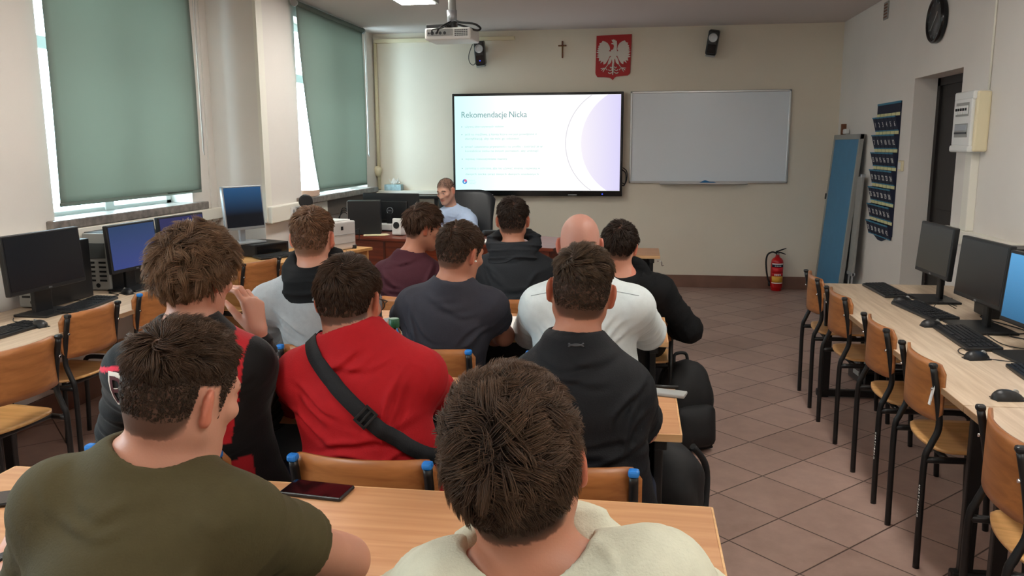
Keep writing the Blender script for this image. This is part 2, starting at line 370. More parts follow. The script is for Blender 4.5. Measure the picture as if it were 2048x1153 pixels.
# ------------------------------------------------------------------ door
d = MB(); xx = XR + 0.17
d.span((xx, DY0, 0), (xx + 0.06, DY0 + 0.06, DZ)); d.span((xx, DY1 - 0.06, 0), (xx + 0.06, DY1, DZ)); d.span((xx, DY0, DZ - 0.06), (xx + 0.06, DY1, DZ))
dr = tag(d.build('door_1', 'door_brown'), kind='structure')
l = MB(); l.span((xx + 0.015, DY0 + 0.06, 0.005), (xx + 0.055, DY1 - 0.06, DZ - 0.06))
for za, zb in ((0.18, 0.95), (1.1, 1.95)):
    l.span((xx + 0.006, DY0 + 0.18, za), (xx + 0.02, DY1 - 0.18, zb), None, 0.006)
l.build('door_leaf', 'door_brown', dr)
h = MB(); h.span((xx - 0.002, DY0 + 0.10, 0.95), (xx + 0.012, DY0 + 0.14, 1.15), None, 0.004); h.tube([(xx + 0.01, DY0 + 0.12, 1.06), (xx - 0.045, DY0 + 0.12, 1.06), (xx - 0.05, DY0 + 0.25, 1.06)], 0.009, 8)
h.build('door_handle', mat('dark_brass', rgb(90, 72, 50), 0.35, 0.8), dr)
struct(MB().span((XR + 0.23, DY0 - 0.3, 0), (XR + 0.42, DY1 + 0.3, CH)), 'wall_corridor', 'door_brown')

# ------------------------------------------------------------------ ceiling luminaires (the room's own lamps)
emis('diffuser', (1.0, 0.965, 0.90, 1), LAMP)
def luminaire(x, y, label):
    t = thing('ceiling_light', label, 'ceiling light', (x, y, CH), 0, 'ceiling luminaires')
    f = MB(); w_, l_ = 0.30, 1.25
    f.span((-w_ / 2 - 0.03, -l_ / 2 - 0.03, -0.03), (w_ / 2 + 0.03, l_ / 2 + 0.03, -0.001), None, 0.004); f.build('housing', 'grey_plastic', t)
    MB().span((-w_ / 2, -l_ / 2, -0.036), (w_ / 2, l_ / 2, -0.0305)).build('diffuser', 'diffuser', t)
p = onz(870, 8, CH - 0.036)
luminaire(p.x - 0.15, p.y - 0.62, 'lit rectangular ceiling light left of the projector pole')
for x, y, s in ((p.x - 0.15, 3.7, 'left row over the middle desks'), (p.x - 0.15, 0.7, 'left row over the back of the room'),
                (0.95, 3.3, 'right row over the aisle'), (0.95, 0.3, 'right row over the back of the room')):
    luminaire(x, y, 'lit rectangular ceiling light of the ' + s)

# ------------------------------------------------------------------ trunking and conduits
tk = MB(); tk.span((XA, YB, 1.02), (XA + 0.055, YS, 1.11), None, 0.006); tag(tk.build('cable_trunking', 'trunking'), 'long white cable trunking on the left wall behind the monitors', 'cable trunking')
t = thing('cable_trunking', 'white cable trunking with sockets on the wall between the two windows', 'cable trunking', (XB, 6.405, 0.97))
MB().span((0, 0, 0), (0.062, 1.25, 0.142), None, 0.01).build('duct', 'trunking', t)
for k in range(3):
    b = MB(); y = 0.36 + 0.085 * k
    b.span((0.06, y, 0.028), (0.078, y + 0.08, 0.112), None, 0.005, ); b.build('socket_frame', 'white_plastic', t)
    b = MB(); b.cyl((0.0775, y + 0.04, 0.07), (0.0795, y + 0.04, 0.07), 0.022, 16); b.build('socket_face', 'grey_plastic', t)
tag(MB().box((XB + 0.095, 6.405 + 0.485, 1.043), (0.045, 0.05, 0.05), None, None, 0.014).tube(smooth_path([(XB + 0.12, 6.88, 1.03), (XB + 0.13, 6.885, 0.98), (XB + 0.11, 6.9, 0.86), (XB + 0.1, 6.92, 0.72)]), 0.006, 6).build('power_plug', 'black_plastic'),
    'black plug with a cord in the wall sockets between the windows', 'plug')
tk = MB(); tk.span((XR - 0.06, YB, 0.955), (XR, 6.05, 1.045), None, 0.006)
t = tk.build('cable_trunking', 'trunking'); tag(t, 'white cable trunking running along the right wall behind the monitors', 'cable trunking')
for y in (3.55, 3.7, 4.25):
    MB().span((XR - 0.074, y, 0.965), (XR - 0.058, y + 0.085, 1.036), None, 0.004).build('socket', 'white_plastic', t)
tag(MB().span((XR - 0.05, 5.62, 1.046), (XR, 5.72, 1.552), None, 0.004).build('cable_duct', 'trunking'), 'white duct rising from the right trunking to the fuse box', 'cable duct')
tag(MB().cyl((XR - 0.008, 5.56, 1.918), (XR - 0.008, 5.56, CH), 0.007, 10).build('conduit', 'trunking'), 'thin cream conduit from the fuse box up to the ceiling', 'conduit')
w = MB(); w.span((-3.0, YF - 0.05, 2.765), (-1.378, YF, 2.805), None, 0.004); tag(w.build('cable_duct', 'cream_plastic'), 'cream cable duct along the top of the front wall left of the coat of arms', 'cable duct')
w = MB(); w.cyl((-3.0, YF - 0.02, 1.10), (-3.0, YF - 0.02, 2.763), 0.02, 12)
w.lathe([(0.022, 0), (0.045, 0.05), (0.05, 0.09), (0.03, 0.12)], 12, None, (-3.0, YF - 0.055, 1.25)); tag(w.build('wall_pipe', 'cream_plastic'), 'vertical cream pipe in the front left corner', 'pipe')
w = MB(); w.span((-3.0, YF - 0.12, 1.05), (-1.95, YF, 1.09), None, 0.004); tag(w.build('wall_ledge', 'trunking'), 'narrow white ledge on the front wall behind the teacher', 'ledge')
# ------------------------------------------------------------------ desks
def desk(name, label, x0, x1, y0, y1, z=0.76, top='beech', edge='beech_end', group=None, cat='desk', hook=False):
    cx, cy = (x0 + x1) / 2, (y0 + y1) / 2; t = thing(name, label, cat, (cx, cy, 0), 0, group); hw, hd = (x1 - x0) / 2, (y1 - y0) / 2
    b = MB(); b.span((-hw + 0.002, -hd + 0.002, z - 0.0245), (hw - 0.002, hd - 0.002, z), top, 0.003); b.build('desktop', top, t)
    b = MB()
    for s in (-1, 1): b.span((-hw, s * hd - 0.0025, z - 0.0245), (hw, s * hd + 0.0025, z - 0.001), None, 0.0008); b.span((s * hw - 0.0025, -hd, z - 0.0245), (s * hw + 0.0025, hd, z - 0.001), None, 0.0008)
    b.build('edge_band', edge, t)
    for s in (-1, 1):
        x = s * (hw - 0.06); b = MB()
        b.box((x, -0.045, (z - 0.06) / 2 + 0.03), (0.03, 0.05, z - 0.06), None, None, 0.004); b.box((x, 0.045, (z - 0.06) / 2 + 0.03), (0.03, 0.05, z - 0.06), None, None, 0.004)
        b.box((x, 0, 0.03), (0.04, 2 * hd - 0.06, 0.04), None, None, 0.008); b.box((x, 0, z - 0.045), (0.04, 2 * hd - 0.05, 0.035), None, None, 0.004)
        b.box((x, 0, 0.45), (0.012, 0.06, 0.34)); b.build('leg_frame', 'black_metal', t)
    b = MB(); b.box((0, 0.03, z - 0.045), (2 * hw - 0.14, 0.04, 0.035)); b.box((0, 0.05, z - 0.18), (2 * hw - 0.13, 0.014, 0.24)); b.build('cross_beam', 'black_metal', t)
    if hook:
        b = MB(); b.tube(smooth_path([(hw - 0.02, -hd + 0.06, z - 0.05), (hw + 0.015, -hd + 0.06, z - 0.055), (hw + 0.02, -hd + 0.06, z - 0.085), (hw + 0.035, -hd + 0.06, z - 0.08)]), 0.004, 6); b.build('bag_hook', 'chrome', t)
    return t
G = 'beech student desks in rows'
desk('student_desk', 'nearest beech desk with the black phone lying on it', -1.63, 0.192, 1.36, 1.862, group=G)
desk('student_desk', 'beech desk in front of the person in the red sweater', -1.62, 0.147, 2.351, 2.855, group=G)
desk('student_desk', 'beech desk in front of the person in the white sweater', -1.60, 0.15, 3.52, 4.04, group=G)
desk('student_desk', 'beech desk in front of the person in the maroon top', -1.60, 0.16, 4.86, 5.36, group=G)
desk('student_desk', 'empty short beech desk nearest the front wall, beyond the person in the black hoodie', -0.50, 0.19, 6.36, 6.84, group=G, hook=True)
GP = 'pale oak computer desks along the side walls'
def pale_desk(label, x0, x1, y0, y1):
    t = thing('computer_desk', label, 'desk', ((x0 + x1) / 2, (y0 + y1) / 2, 0), 0, GP); hw, hd = (x1 - x0) / 2, (y1 - y0) / 2; z = 0.72
    b = MB(); b.span((-hw, -hd + 0.001, z - 0.024), (hw, hd - 0.001, z), None, 0.002); b.build('desktop', 'oak_pale', t)
    b = MB(); s = -1 if (x0 + x1) > 0 else 1
    b.span((s * hw - 0.002, -hd, z - 0.024), (s * hw + 0.002, hd, z - 0.0008)); b.build('edge_band', 'oak_edge', t)
    for q in (-1, 1):
        y = q * (hd - 0.12); b = MB()
        for xx in (-hw + 0.1, hw - 0.1): b.box((xx, y, (z - 0.024) / 2), (0.05, 0.03, z - 0.026), None, None, 0.004)
        b.box((0, y, 0.03), (2 * hw - 0.1, 0.04, 0.045), None, None, 0.008); b.box((0, y, z - 0.045), (2 * hw - 0.12, 0.03, 0.04)); b.build('leg_frame', 'black_metal', t)
    b = MB(); b.box((-s * (hw - 0.1), 0, z - 0.05), (0.03, 2 * hd - 0.28, 0.04)); b.build('cross_beam', 'black_metal', t)
    return t
pale_desk('pale computer desk along the right wall, the far one with three keyboards', 1.122, 1.98, 2.888, 5.44)
pale_desk('pale computer desk along the right wall, the near one at the picture edge', 1.122, 1.98, 0.45, 2.883)
pale_desk('pale computer desk along the left wall under the large window', -3.40, -2.724, 3.09, 5.27)
pale_desk('pale computer desk at the left picture edge nearest the back', -3.40, -2.724, 0.9, 3.085)
# angled honey desk with the printer, and the teacher's mahogany desk at a right angle to it
AN = math.radians(-20.5)
t = thing('side_desk', 'honey coloured desk carrying the small computer, black keyboard and white printer', 'desk', (-2.695, 6.10, 0), AN)
b = MB(); b.span((-0.28, -0.68, 0.735), (0.28, 0.68, 0.76), None, 0.003); b.build('desktop', 'honey', t)
for s in (-1, 1):
    b = MB(); b.span((-0.26, s * 0.64 - 0.01, 0.0), (0.26, s * 0.64 + 0.01, 0.734)); b.build('side_panel', 'honey', t)
b = MB(); b.span((-0.24, -0.63, 0.35), (-0.222, 0.63, 0.73)); b.build('back_panel', 'honey', t)
t = thing('teacher_desk', 'reddish brown mahogany teacher desk with a closed front', 'desk', (-1.61, 7.50, 0), AN)
b = MB(); b.span((-1.15, -0.40, 0.73), (1.15, 0.40, 0.76), None, 0.006); b.build('desktop', 'mahogany', t)
b = MB(); b.span((-1.10, -0.37, 0.03), (1.10, -0.35, 0.73)); b.build('front_panel', 'mahogany', t)
for x in (-0.62, 0.05, 0.6):
    MB().span((x - 0.012, -0.375, 0.03), (x + 0.012, -0.371, 0.72)).build('panel_strip', mat('mahogany_dark' if x < 0 and x > -1 else 'mahogany_dark', rgb(70, 26, 12), 0.4), t)
for s in (-1, 1):
    MB().span((s * 1.09 - 0.012, -0.36, 0.0), (s * 1.09 + 0.012, 0.36, 0.73)).build('side_panel', 'mahogany', t)

# ------------------------------------------------------------------ school chairs
def rounded_sheet(b, w, z0, z1, fy, r, th, m=None, nu=20, nv=8):
    def fn(u, v):
        s = 2 * u - 1; e = max(0, abs(s) - (1 - 2 * r / w)) / (2 * r / w); k = r * (1 - math.sqrt(max(0, 1 - e * e)))
        za, zb = z0 + k, z1 - k
        return (s * w / 2, fy(s), za + (zb - za) * v)
    b.grid(fn, nu, nv, m, th)
def make_chair(label, group, cap='black_plastic', mark=None, sticker=False):
    t = thing('school_chair', label, 'chair', (0, 0, 0), 0, group)
    b = MB(); rounded_sheet(b, 0.405, 0.585, 0.805, lambda s: -0.168 - 0.042 * (1 - s * s) + 0.006 * abs(s) ** 6, 0.035, 0.009); b.build('backrest', 'ply', t)
    b = MB()
    def seat(u, v):
        s = 2 * u - 1; y = -0.175 + 0.37 * v; e = max(0, abs(2 * v - 1) - 0.72) / 0.28
        hw = (0.185 + 0.012 * v) * (1 - 0.16 * e * e); f = 0.012 * (max(0, v - 0.8) / 0.2) ** 2
        return (s * hw, y - 0.05 * s * s * (1 - v) * 0 + (0.025 * s * s if v < 0.5 else -0.025 * s * s) * abs(2 * v - 1), 0.462 - 0.010 * (1 - s * s) * math.sin(math.pi * v) - f)
    b.grid(seat, 16, 14, None, -0.010); b.build('seat', 'ply_seat', t)
    for s in (-1, 1):
        x = s * 0.182; b = MB()
        b.tube(smooth_path([(x, -0.198, 0.0), (x, -0.2, 0.2), (x, -0.2, 0.43), (x, -0.184, 0.49), (x, -0.160, 0.56), (x, -0.168, 0.65), (x, -0.196, 0.79)], 5), 0.0125, 10)
        r = b.build('rear_leg', 'black_metal', t)
        c = MB(); c.box((x, -0.1975, 0.7985), (0.028, 0.028, 0.020), None, None, 0.007); c.build('end_cap', cap, r)
        c = MB(); c.cyl((x, -0.19, 0.71), (x, -0.198, 0.71), 0.006, 8); c.build('rivet', 'chrome', r)
        if mark and s == mark[1]:
            c = MB(); c.text(mark[0], 0.017, Matrix.Translation((x + 0.006, -0.2135, 0.34)) @ Euler((math.radians(90), math.radians(90), 0)).to_matrix().to_4x4(), None, 0.0005, 'LEFT', 1.3); c.build('painted_marks', 'white_print', r)
        if sticker and s == 1:
            c = MB(); c.box((x, -0.1925, 0.70), (0.018, 0.004, 0.10), 'white_print', (math.radians(-9), 0, 0)); c.build('sticker', 'white_print', r)
        b = MB(); b.tube(smooth_path([(x, -0.197, 0.435), (x, 0.0, 0.438), (x, 0.13, 0.438), (x, 0.165, 0.425), (x, 0.175, 0.39), (x, 0.18, 0.2), (x, 0.19, 0.0)], 5), 0.0125, 10); b.build('front_leg', 'black_metal', t)
    b = MB(); b.cyl((-0.182, 0.05, 0.437), (0.182, 0.05, 0.437), 0.011, 8); b.cyl((-0.182, -0.12, 0.437), (0.182, -0.12, 0.437), 0.011, 8); b.cyl((-0.182, -0.158, 0.60), (0.182, -0.158, 0.60), 0.001, 4); b.build('crossbar', 'black_metal', t)
    return t
GR, GL, GS = 'chairs along the right computer desks', 'chairs along the left computer desks', 'chairs of the desk rows'
def put(t, x, y, deg): t.location = (x, y, 0); t.rotation_euler = (0, 0, math.radians(deg)); return t
R0 = put(make_chair('empty wooden chair at the far end of the right computer desk, nearest the extinguisher', GR), 1.285, 5.25, -91)
dup(R0, (1.285, 4.635, 0), math.radians(-88), 'empty wooden chair second from the far end of the right computer desk')
put(make_chair('empty wooden chair at the right computer desk, in the middle of the five', GR, mark=('CEATTIZZAO', 1)), 1.287, 3.87, -90)
put(make_chair('empty wooden chair with a white sticker on its black post, right computer desk', GR, mark=('UEATTIZNAO', 1), sticker=True), 1.287, 3.29, -90)
put(make_chair('empty wooden chair cut by the right picture edge, nearest of the right row', GR), 1.24, 2.41, -96)
put(make_chair('empty wooden chair at the left desk, second from the picture edge', GL), -2.885, 3.70, 90 - 3)
put(make_chair('empty wooden chair with a blue cap at the left desk, by the blue lit monitor', GL, 'cap_blue'), -2.885, 4.27, 89)
put(make_chair('large looking empty wooden chair at the left picture edge', GL), -2.66, 2.95, 90 - 5)
put(make_chair('wooden chair turned to the desk with the small black computer', GL), -2.80, 5.48, 74)
for lab, x, y in (('chair of the person in the black and red jacket', -1.265, 2.12), ('wooden chair with blue caps behind the nearest desk, of the person in red', -0.689, 2.125),
                  ('chair of the person in the black t-shirt', -0.166, 2.15), ('chair of the person in the grey hoodie', -1.24, 3.27),
                  ('chair with one visible blue cap, of the person in the dark grey t-shirt', -0.814, 3.285), ('chair of the person in the white sweater', -0.22, 3.29),
                  ('chair of the person in the maroon top', -1.17, 4.37), ('chair of the person in the charcoal hoodie', -0.66, 4.38), ('chair with a blue cap of the person in the black hoodie', 0.015, 4.43),
                  ('chair of the person in the olive t-shirt', -0.72, 1.02), ('chair of the person in the beige hoodie', -0.06, 0.95)):
    lab = lab if lab.startswith('wooden') else 'wooden ' + lab
    if lab.startswith('wooden chair of the person in the black and red'): S0 = put(make_chair(lab, GS, 'cap_blue'), x, y, 0)
    else: dup(S0, (x, y, 0), math.radians(random.uniform(-3, 3)) if y > 2 else 0, lab)

# ------------------------------------------------------------------ computers
emis('screen_blue', (0.012, 0.022, 0.085, 1), 1.0); emis('screen_dim', (0.018, 0.021, 0.019, 1), 1.0)
def grad_screen(name, c0, c1, s):
    m = bpy.data.materials.new(name); m.use_nodes = True; nt = m.node_tree; L = nt.links.new; p = nt.nodes['Principled BSDF']
    tc = nt.nodes.new('ShaderNodeTexCoord'); sx = nt.nodes.new('ShaderNodeSeparateXYZ'); L(tc.outputs['Generated'], sx.inputs[0])
    r = nt.nodes.new('ShaderNodeValToRGB'); L(sx.outputs[2], r.inputs[0]); r.color_ramp.elements[0].color = c0; r.color_ramp.elements[1].color = c1
    p.inputs['Base Color'].default_value = (0.01, 0.01, 0.012, 1); p.inputs['Roughness'].default_value = 0.2
    L(r.outputs[0], p.inputs['Emission Color']); p.inputs['Emission Strength'].default_value = s; MATS[name] = m
grad_screen('screen_indigo', rgb(58, 74, 140), rgb(38, 66, 108), 0.8); grad_screen('screen_violet', rgb(52, 52, 96), rgb(44, 46, 96), 0.8)
grad_screen('screen_cyan', rgb(52, 110, 150), rgb(92, 168, 222), 0.9); grad_screen('screen_teal', rgb(8, 12, 20), rgb(44, 92, 138), 0.75); [n for n in MATS['screen_teal'].node_tree.nodes if n.type == 'VALTORGB'][0].color_ramp.elements[0].position = 0.3
grad_screen('screen_smoke', rgb(46, 46, 42), rgb(44, 52, 56), 0.35); grad_screen('screen_black', rgb(8, 8, 12), rgb(10, 14, 18), 0.3)
def monitor(label, x, y, deg, zb, w, h, screen, tilt=4, body='black_plastic', base=(0.24, 0.19), z0=0.76, neck=0.05, led=None, back_logo=None, group=None):
    """faces local -y; zb is the height of the panel's lower edge"""
    t = thing('monitor', label, 'monitor', (x, y, z0), math.radians(deg), group); a = math.radians(-tilt); T = Matrix.Translation((0, 0, zb - z0)) @ Euler((a, 0, 0)).to_matrix().to_4x4()
    b = MB(); b.M = T; b.box((0, 0.012, h / 2), (w, 0.03, h), None, None, 0.006); b.box((0, 0.032, h * 0.48), (w * 0.62, 0.03, h * 0.6), None, None, 0.014); p = b.build('panel', body, t)
    b = MB(); b.M = T; b.span((-w / 2 + 0.013, -0.0042, 0.022), (w / 2 - 0.013, -0.0028, h - 0.013)); b.build('screen', screen, p)
    b = MB(); b.M = T; b.text('DELL', 0.012, Matrix.Translation((0, -0.0045, 0.006)) @ Euler((math.radians(90), 0, 0)).to_matrix().to_4x4(), None, 0.0003, 'CENTER'); b.build('logo', 'silver', p)
    if back_logo:
        b = MB(); b.M = T; q = Matrix.Translation((0, 0.0475, h * 0.48)) @ Euler((math.radians(90), 0, math.radians(180))).to_matrix().to_4x4()
        ring = [(0.032 * math.cos(k * math.pi / 12), 0.032 * math.sin(k * math.pi / 12), 0.0) for k in range(24)]
        b.tube([q @ Vector(c) for c in ring], 0.0028, 6, None, False, True); b.text('DELL', 0.02, q @ Matrix.Translation((0, -0.007, 0)), None, 0.0008, 'CENTER'); b.build('back_logo', 'silver', p)
    b = MB(); zt = (zb - z0) + h * 0.42; b.box((0, 0.06, zt / 2), (neck, 0.026, zt), None, None, 0.006); b.build('stand', body, t)
    b = MB(); bw, bd = base; b.box((0, 0.03, 0.007), (bw, bd, 0.013), None, None, 0.004); b.build('base_plate', body, t)
    return t
GM = 'monitors on the side desks'
monitor('black monitor with a dark screen, nearest of the left row', -3.10, 3.92, 88, 0.855, 0.56, 0.31, 'screen_black', base=(0.26, 0.2), neck=0.13, z0=0.72, group=GM)
monitor('monitor with a blue lit screen, second of the left row', -3.09, 4.69, 87, 0.845, 0.46, 0.295, 'screen_indigo', base=(0.25, 0.2), neck=0.09, z0=0.72, group=GM)
monitor('monitor with a violet lit screen under the right end of the large window', -3.10, 5.28, 84, 0.85, 0.49, 0.29, 'screen_violet', base=(0.25, 0.2), z0=0.72, group=GM)
monitor('grey framed monitor on the small black computer, screen dark blue', -3.00, 6.00, 63, 0.965, 0.365, 0.34, 'screen_teal', 5, 'silver', (0.26, 0.2), 0.858, 0.05, group=GM)
monitor('black monitor farthest along the right desk, beside the door', 1.66, 4.90, -88, 0.865, 0.47, 0.29, 'screen_smoke', base=(0.27, 0.2), z0=0.72, group=GM)
monitor('black monitor in the middle of the right desk, screen dark grey', 1.62, 4.15, -86, 0.85, 0.47, 0.30, 'screen_smoke', base=(0.30, 0.22), z0=0.72, group=GM)
monitor('monitor with a bright light blue screen at the right picture edge', 1.61, 3.53, -84, 0.84, 0.52, 0.31, 'screen_cyan', base=(0.30, 0.22), z0=0.72, group=GM)
monitor('black monitor seen from behind on the teacher desk', -2.44, 8.02, 180 - 6, 0.77 + 0.03, 0.60, 0.335, 'screen_black', -2, base=(0.2, 0.2), back_logo=True)
def tower(label, x, y, deg, kind, w=0.17, d=0.40, h=0.365, z=0.72):
    """front faces local -y"""
    t = thing('computer_tower', label, 'computer tower', (x, y, z), math.radians(deg), 'computer towers'); b = MB(); b.span((-w / 2, -d / 2 + 0.02, 0.004), (w / 2, d / 2, h), None, 0.004); b.build('case', 'black_plastic', t)
    f = MB(); f.span((-w / 2, -d / 2, 0.006), (w / 2, -d / 2 + 0.021, h - 0.004), None, 0.008); f.build('front_bezel', 'black_plastic' if kind == 'black' else 'board_grey', t)
    if kind != 'black':
        f = MB(); f.span((-w / 2 + 0.02, -d / 2 - 0.003, h * 0.56), (w / 2 - 0.02, -d / 2 + 0.001, h * 0.82), None, 0.003); f.build('drive_bay', mat('bay_grey_%d' % len(MATS), rgb(70, 74, 74), 0.5), t)
        f = MB()
        for k in range(5):
            for s in (-1, 1): f.span((s * 0.038 - 0.024, -d / 2 - 0.002, 0.06 + k * 0.028), (s * 0.038 + 0.024, -d / 2 + 0.001, 0.072 + k * 0.028))
        f.build('vent_slots', 'black_plastic', t)
        f = MB(); f.cyl((0, -d / 2 + 0.001, 0.035), (0, -d / 2 - 0.003, 0.035), 0.014, 14); f.build('power_button', 'black_plastic', t)
    else:
        f = MB(); f.span((-w / 2 + 0.02, -d / 2 - 0.003, h * 0.75), (w / 2 - 0.02, -d / 2 + 0.001, h * 0.86), None, 0.003); f.build('drive_bay', 'black_gloss', t)
    return t
tower('grey fronted computer tower between the two nearest left monitors', -3.295, 4.79, 0, 'grey')
tower('grey fronted computer tower at the left picture edge', -3.295, 4.22, 0, 'grey', h=0.35, w=0.17)
tower('black computer tower behind the violet lit monitor', -3.295, 5.38, 0, 'black', h=0.28, d=0.3)
tower('black computer tower behind the farthest right monitor', 1.92, 4.47, -90, 'black', h=0.36, d=0.30)
tower('black computer tower behind the light blue monitor', 1.92, 3.80, -90, 'black', h=0.38, d=0.30, w=0.19)
# teacher's tower, its back with slots and leads turned to the window
t = thing('computer_tower', 'black tower with its metal back showing slots, on the teacher desk', 'computer tower', (-2.60, 7.66, 0.76), math.radians(14), 'computer towers')
MB().span((-0.155, -0.09, 0.004), (0.155, 0.09, 0.325), None, 0.004).build('case', 'black_plastic', t)
b = MB(); b.span((-0.159, -0.086, 0.006), (-0.1535, 0.086, 0.322), 'alu')
for k in range(5): b.span((-0.163, -0.07, 0.06 + 0.024 * k), (-0.158, 0.05, 0.072 + 0.024 * k), 'black_gloss')
b.span((-0.162, -0.075, 0.225), (-0.158, 0.075, 0.30), 'teal'); b.build('back_plate', 'alu', t)
for k in range(3):
    MB().tube(smooth_path([(-0.16, -0.02 + 0.03 * k, 0.24 - 0.03 * k), (-0.21, -0.02 + 0.03 * k, 0.25 - 0.02 * k), (-0.245 - 0.01 * k, 0, 0.12), (-0.23, 0.05, 0.02)]), 0.004, 6).build('lead', 'black_cable', t)
t = thing('desktop_computer', 'flat black desktop computer under the grey framed monitor', 'computer', (-2.955, 6.10, 0.76), math.radians(-24))
MB().span((-0.155, -0.17, 0.004), (0.155, 0.17, 0.097), None, 0.005).build('case', 'black_plastic', t)
b = MB(); b.span((0.154, -0.15, 0.02), (0.158, 0.15, 0.085), None, 0.002); b.build('front_bezel', 'black_gloss', t)
KZ = 0.88 / 0.84      # the side desks are lower than the student desks
def keyboard(label, x, y, deg, w=0.44, d=0.14, z=0.72, body='black_plastic', tilt=0.0, cable=None):
    if z < 0.75: x, y = x * KZ, y * KZ
    t = thing('keyboard', label, 'keyboard', (x, y, z), math.radians(deg), 'black keyboards'); b = MB()
    b.box((0, 0, 0.011), (w, d, 0.016), None, (0.05, 0, 0), 0.005); b.build('base', body, t); kb = [MB(), MB(), MB()]
    n = int(w / 0.0195)
    for r in range(6):
        for c in range(n):
            u = c / n
            if 0.66 < u < 0.70 or 0.80 < u < 0.83: continue
            if r == 0 and 0.2 < u < 0.5: continue
            k = kb[(u > 0.68) + (u > 0.815)]; yy = -d / 2 + 0.016 + r * (d - 0.028) / 6 + 0.008; k.box((-w / 2 + 0.014 + c * (w - 0.024) / n + 0.007, yy, 0.021 + yy * 0.05), (0.0155, 0.0155, 0.005))
    yy = -d / 2 + 0.016 + 0.008; kb[0].box((-w / 2 + w * 0.35, yy, 0.021 + yy * 0.05), (w * 0.27, 0.0155, 0.005))
    if 'key_black' not in MATS: mat('key_black', rgb(32, 34, 38), 0.5)
    for k in kb: k.build('key_block', 'key_black', t)
    if cable: MB().tube(smooth_path([(p[0], p[1], 0.006 + (p[2] if len(p) > 2 else 0)) for p in cable]), 0.0022, 6).build('cable', 'black_cable', t)
    return t
def mouse(label, x, y, deg, z=0.72, cable=None):
    x, y = x * KZ, y * KZ
    t = thing('mouse', label, 'computer mouse', (x, y, z), math.radians(deg), 'black mice'); b = MB()
    def sh(u, v):
        a = 2 * math.pi * u; r = math.sin(math.pi / 2 * v); q = math.cos(math.pi / 2 * v)
        return (0.031 * r * math.cos(a) * (1 - 0.12 * math.sin(a)), 0.055 * r * math.sin(a), 0.002 + 0.034 * q * (1 - 0.25 * math.sin(a) * r))
    b.grid(sh, 20, 8, None); b.span((-0.028, -0.048, 0.0), (0.028, 0.048, 0.004), None, 0.001); b.build('shell', 'black_plastic', t)
    MB().cyl((-0.004, 0.027, 0.027), (0.004, 0.027, 0.027), 0.009, 12).build('wheel', 'grey_plastic', t)
    if cable: MB().tube(smooth_path([(p[0], p[1], 0.006 + (p[2] if len(p) > 2 else 0)) for p in cable]), 0.0022, 6).build('cable', 'black_cable', t)
    return t
keyboard('black keyboard in front of the nearest left monitor', -2.905, 3.94, 98, cable=[(0.1, 0.07), (0.15, 0.14), (0.05, 0.2), (0.12, 0.24)])
keyboard('black keyboard cut by the left picture edge', -2.85, 3.27, 90, cable=[(0.0, 0.07), (0.05, 0.2), (0.0, 0.3)])
keyboard('black keyboard in front of the blue lit monitor', -2.86, 4.72, 94)
keyboard('black keyboard lying on the honey desk beside the small computer', -2.71, 5.96, 52, 0.40, 0.15, 0.76)
mouse('black mouse beside the keyboard of the nearest left monitor', -2.918, 4.31, 60, cable=[(0, 0.05), (-0.05, 0.12), (0.03, 0.18), (-0.05, 0.26), (-0.2, 0.3)])
mouse('black mouse at the left picture edge by the dark monitor', -2.80, 3.44, 70, cable=[(0, 0.05), (0.06, 0.12), (0.0, 0.2), (0.05, 0.3)])
keyboard('black keyboard farthest along the right desk', 1.43, 4.92, -88, 0.44, 0.14, cable=[(0.22, 0.06), (0.27, 0.1), (0.2, 0.2), (0.22, 0.3)])
mouse('black mouse between the two far right keyboards', 1.43, 4.60, -80, cable=[(0, 0.05), (0.1, 0.1), (0.02, 0.2), (0.16, 0.22)])
keyboard('black keyboard in front of the middle right monitor', 1.45, 4.33, -83, 0.46, 0.15, cable=[(-0.05, 0.07), (-0.1, 0.12, 0.03), (-0.02, 0.12, 0.04), (-0.06, 0.2)])
mouse('black mouse beside the second right keyboard', 1.375, 3.985, -82, cable=[(0, 0.05), (0.05, 0.12), (-0.06, 0.17), (0.06, 0.26)])
keyboard('black keyboard in front of the light blue monitor', 1.43, 3.73, -92, 0.46, 0.15, cable=[(-0.2, 0.07), (-0.16, 0.12), (0.1, 0.12), (0.2, 0.22)])
mouse('black mouse with a looped cord beside the third right keyboard', 1.345, 3.385, -75, cable=[(0, 0.05), (-0.1, 0.1), (-0.15, 0.03), (-0.04, -0.02), (0.1, 0.12), (0.2, 0.25)])
keyboard('black keyboard cut by the right picture edge', 1.46, 3.05, -94, 0.46, 0.15)
mouse('black mouse alone near the right picture edge', 1.235, 2.84, -84, cable=[(0, 0.05), (0.02, 0.12), (0.06, 0.25)])
tag(MB().tube(smooth_path([(1.62, 3.3, 0.724), (1.70, 3.42, 0.724), (1.62, 3.55, 0.724), (1.78, 3.85, 0.724), (1.72, 4.0, 0.724), (1.84, 4.1, 0.724), (1.76, 4.4, 0.724), (1.8, 4.48, 0.724)]), 0.003, 6).build('cable', 'black_cable'), 'tangled black cable under the right monitors', 'cable')
tag(MB().tube(smooth_path([(-3.15, 4.3, 0.724), (-3.07, 4.45, 0.724), (-3.18, 4.52, 0.724), (-3.06, 4.6, 0.724), (-3.2, 4.66, 0.724), (-3.1, 5.0, 0.724)]), 0.003, 6).build('cable', 'black_cable'), 'tangled black cable under the left monitors', 'cable')
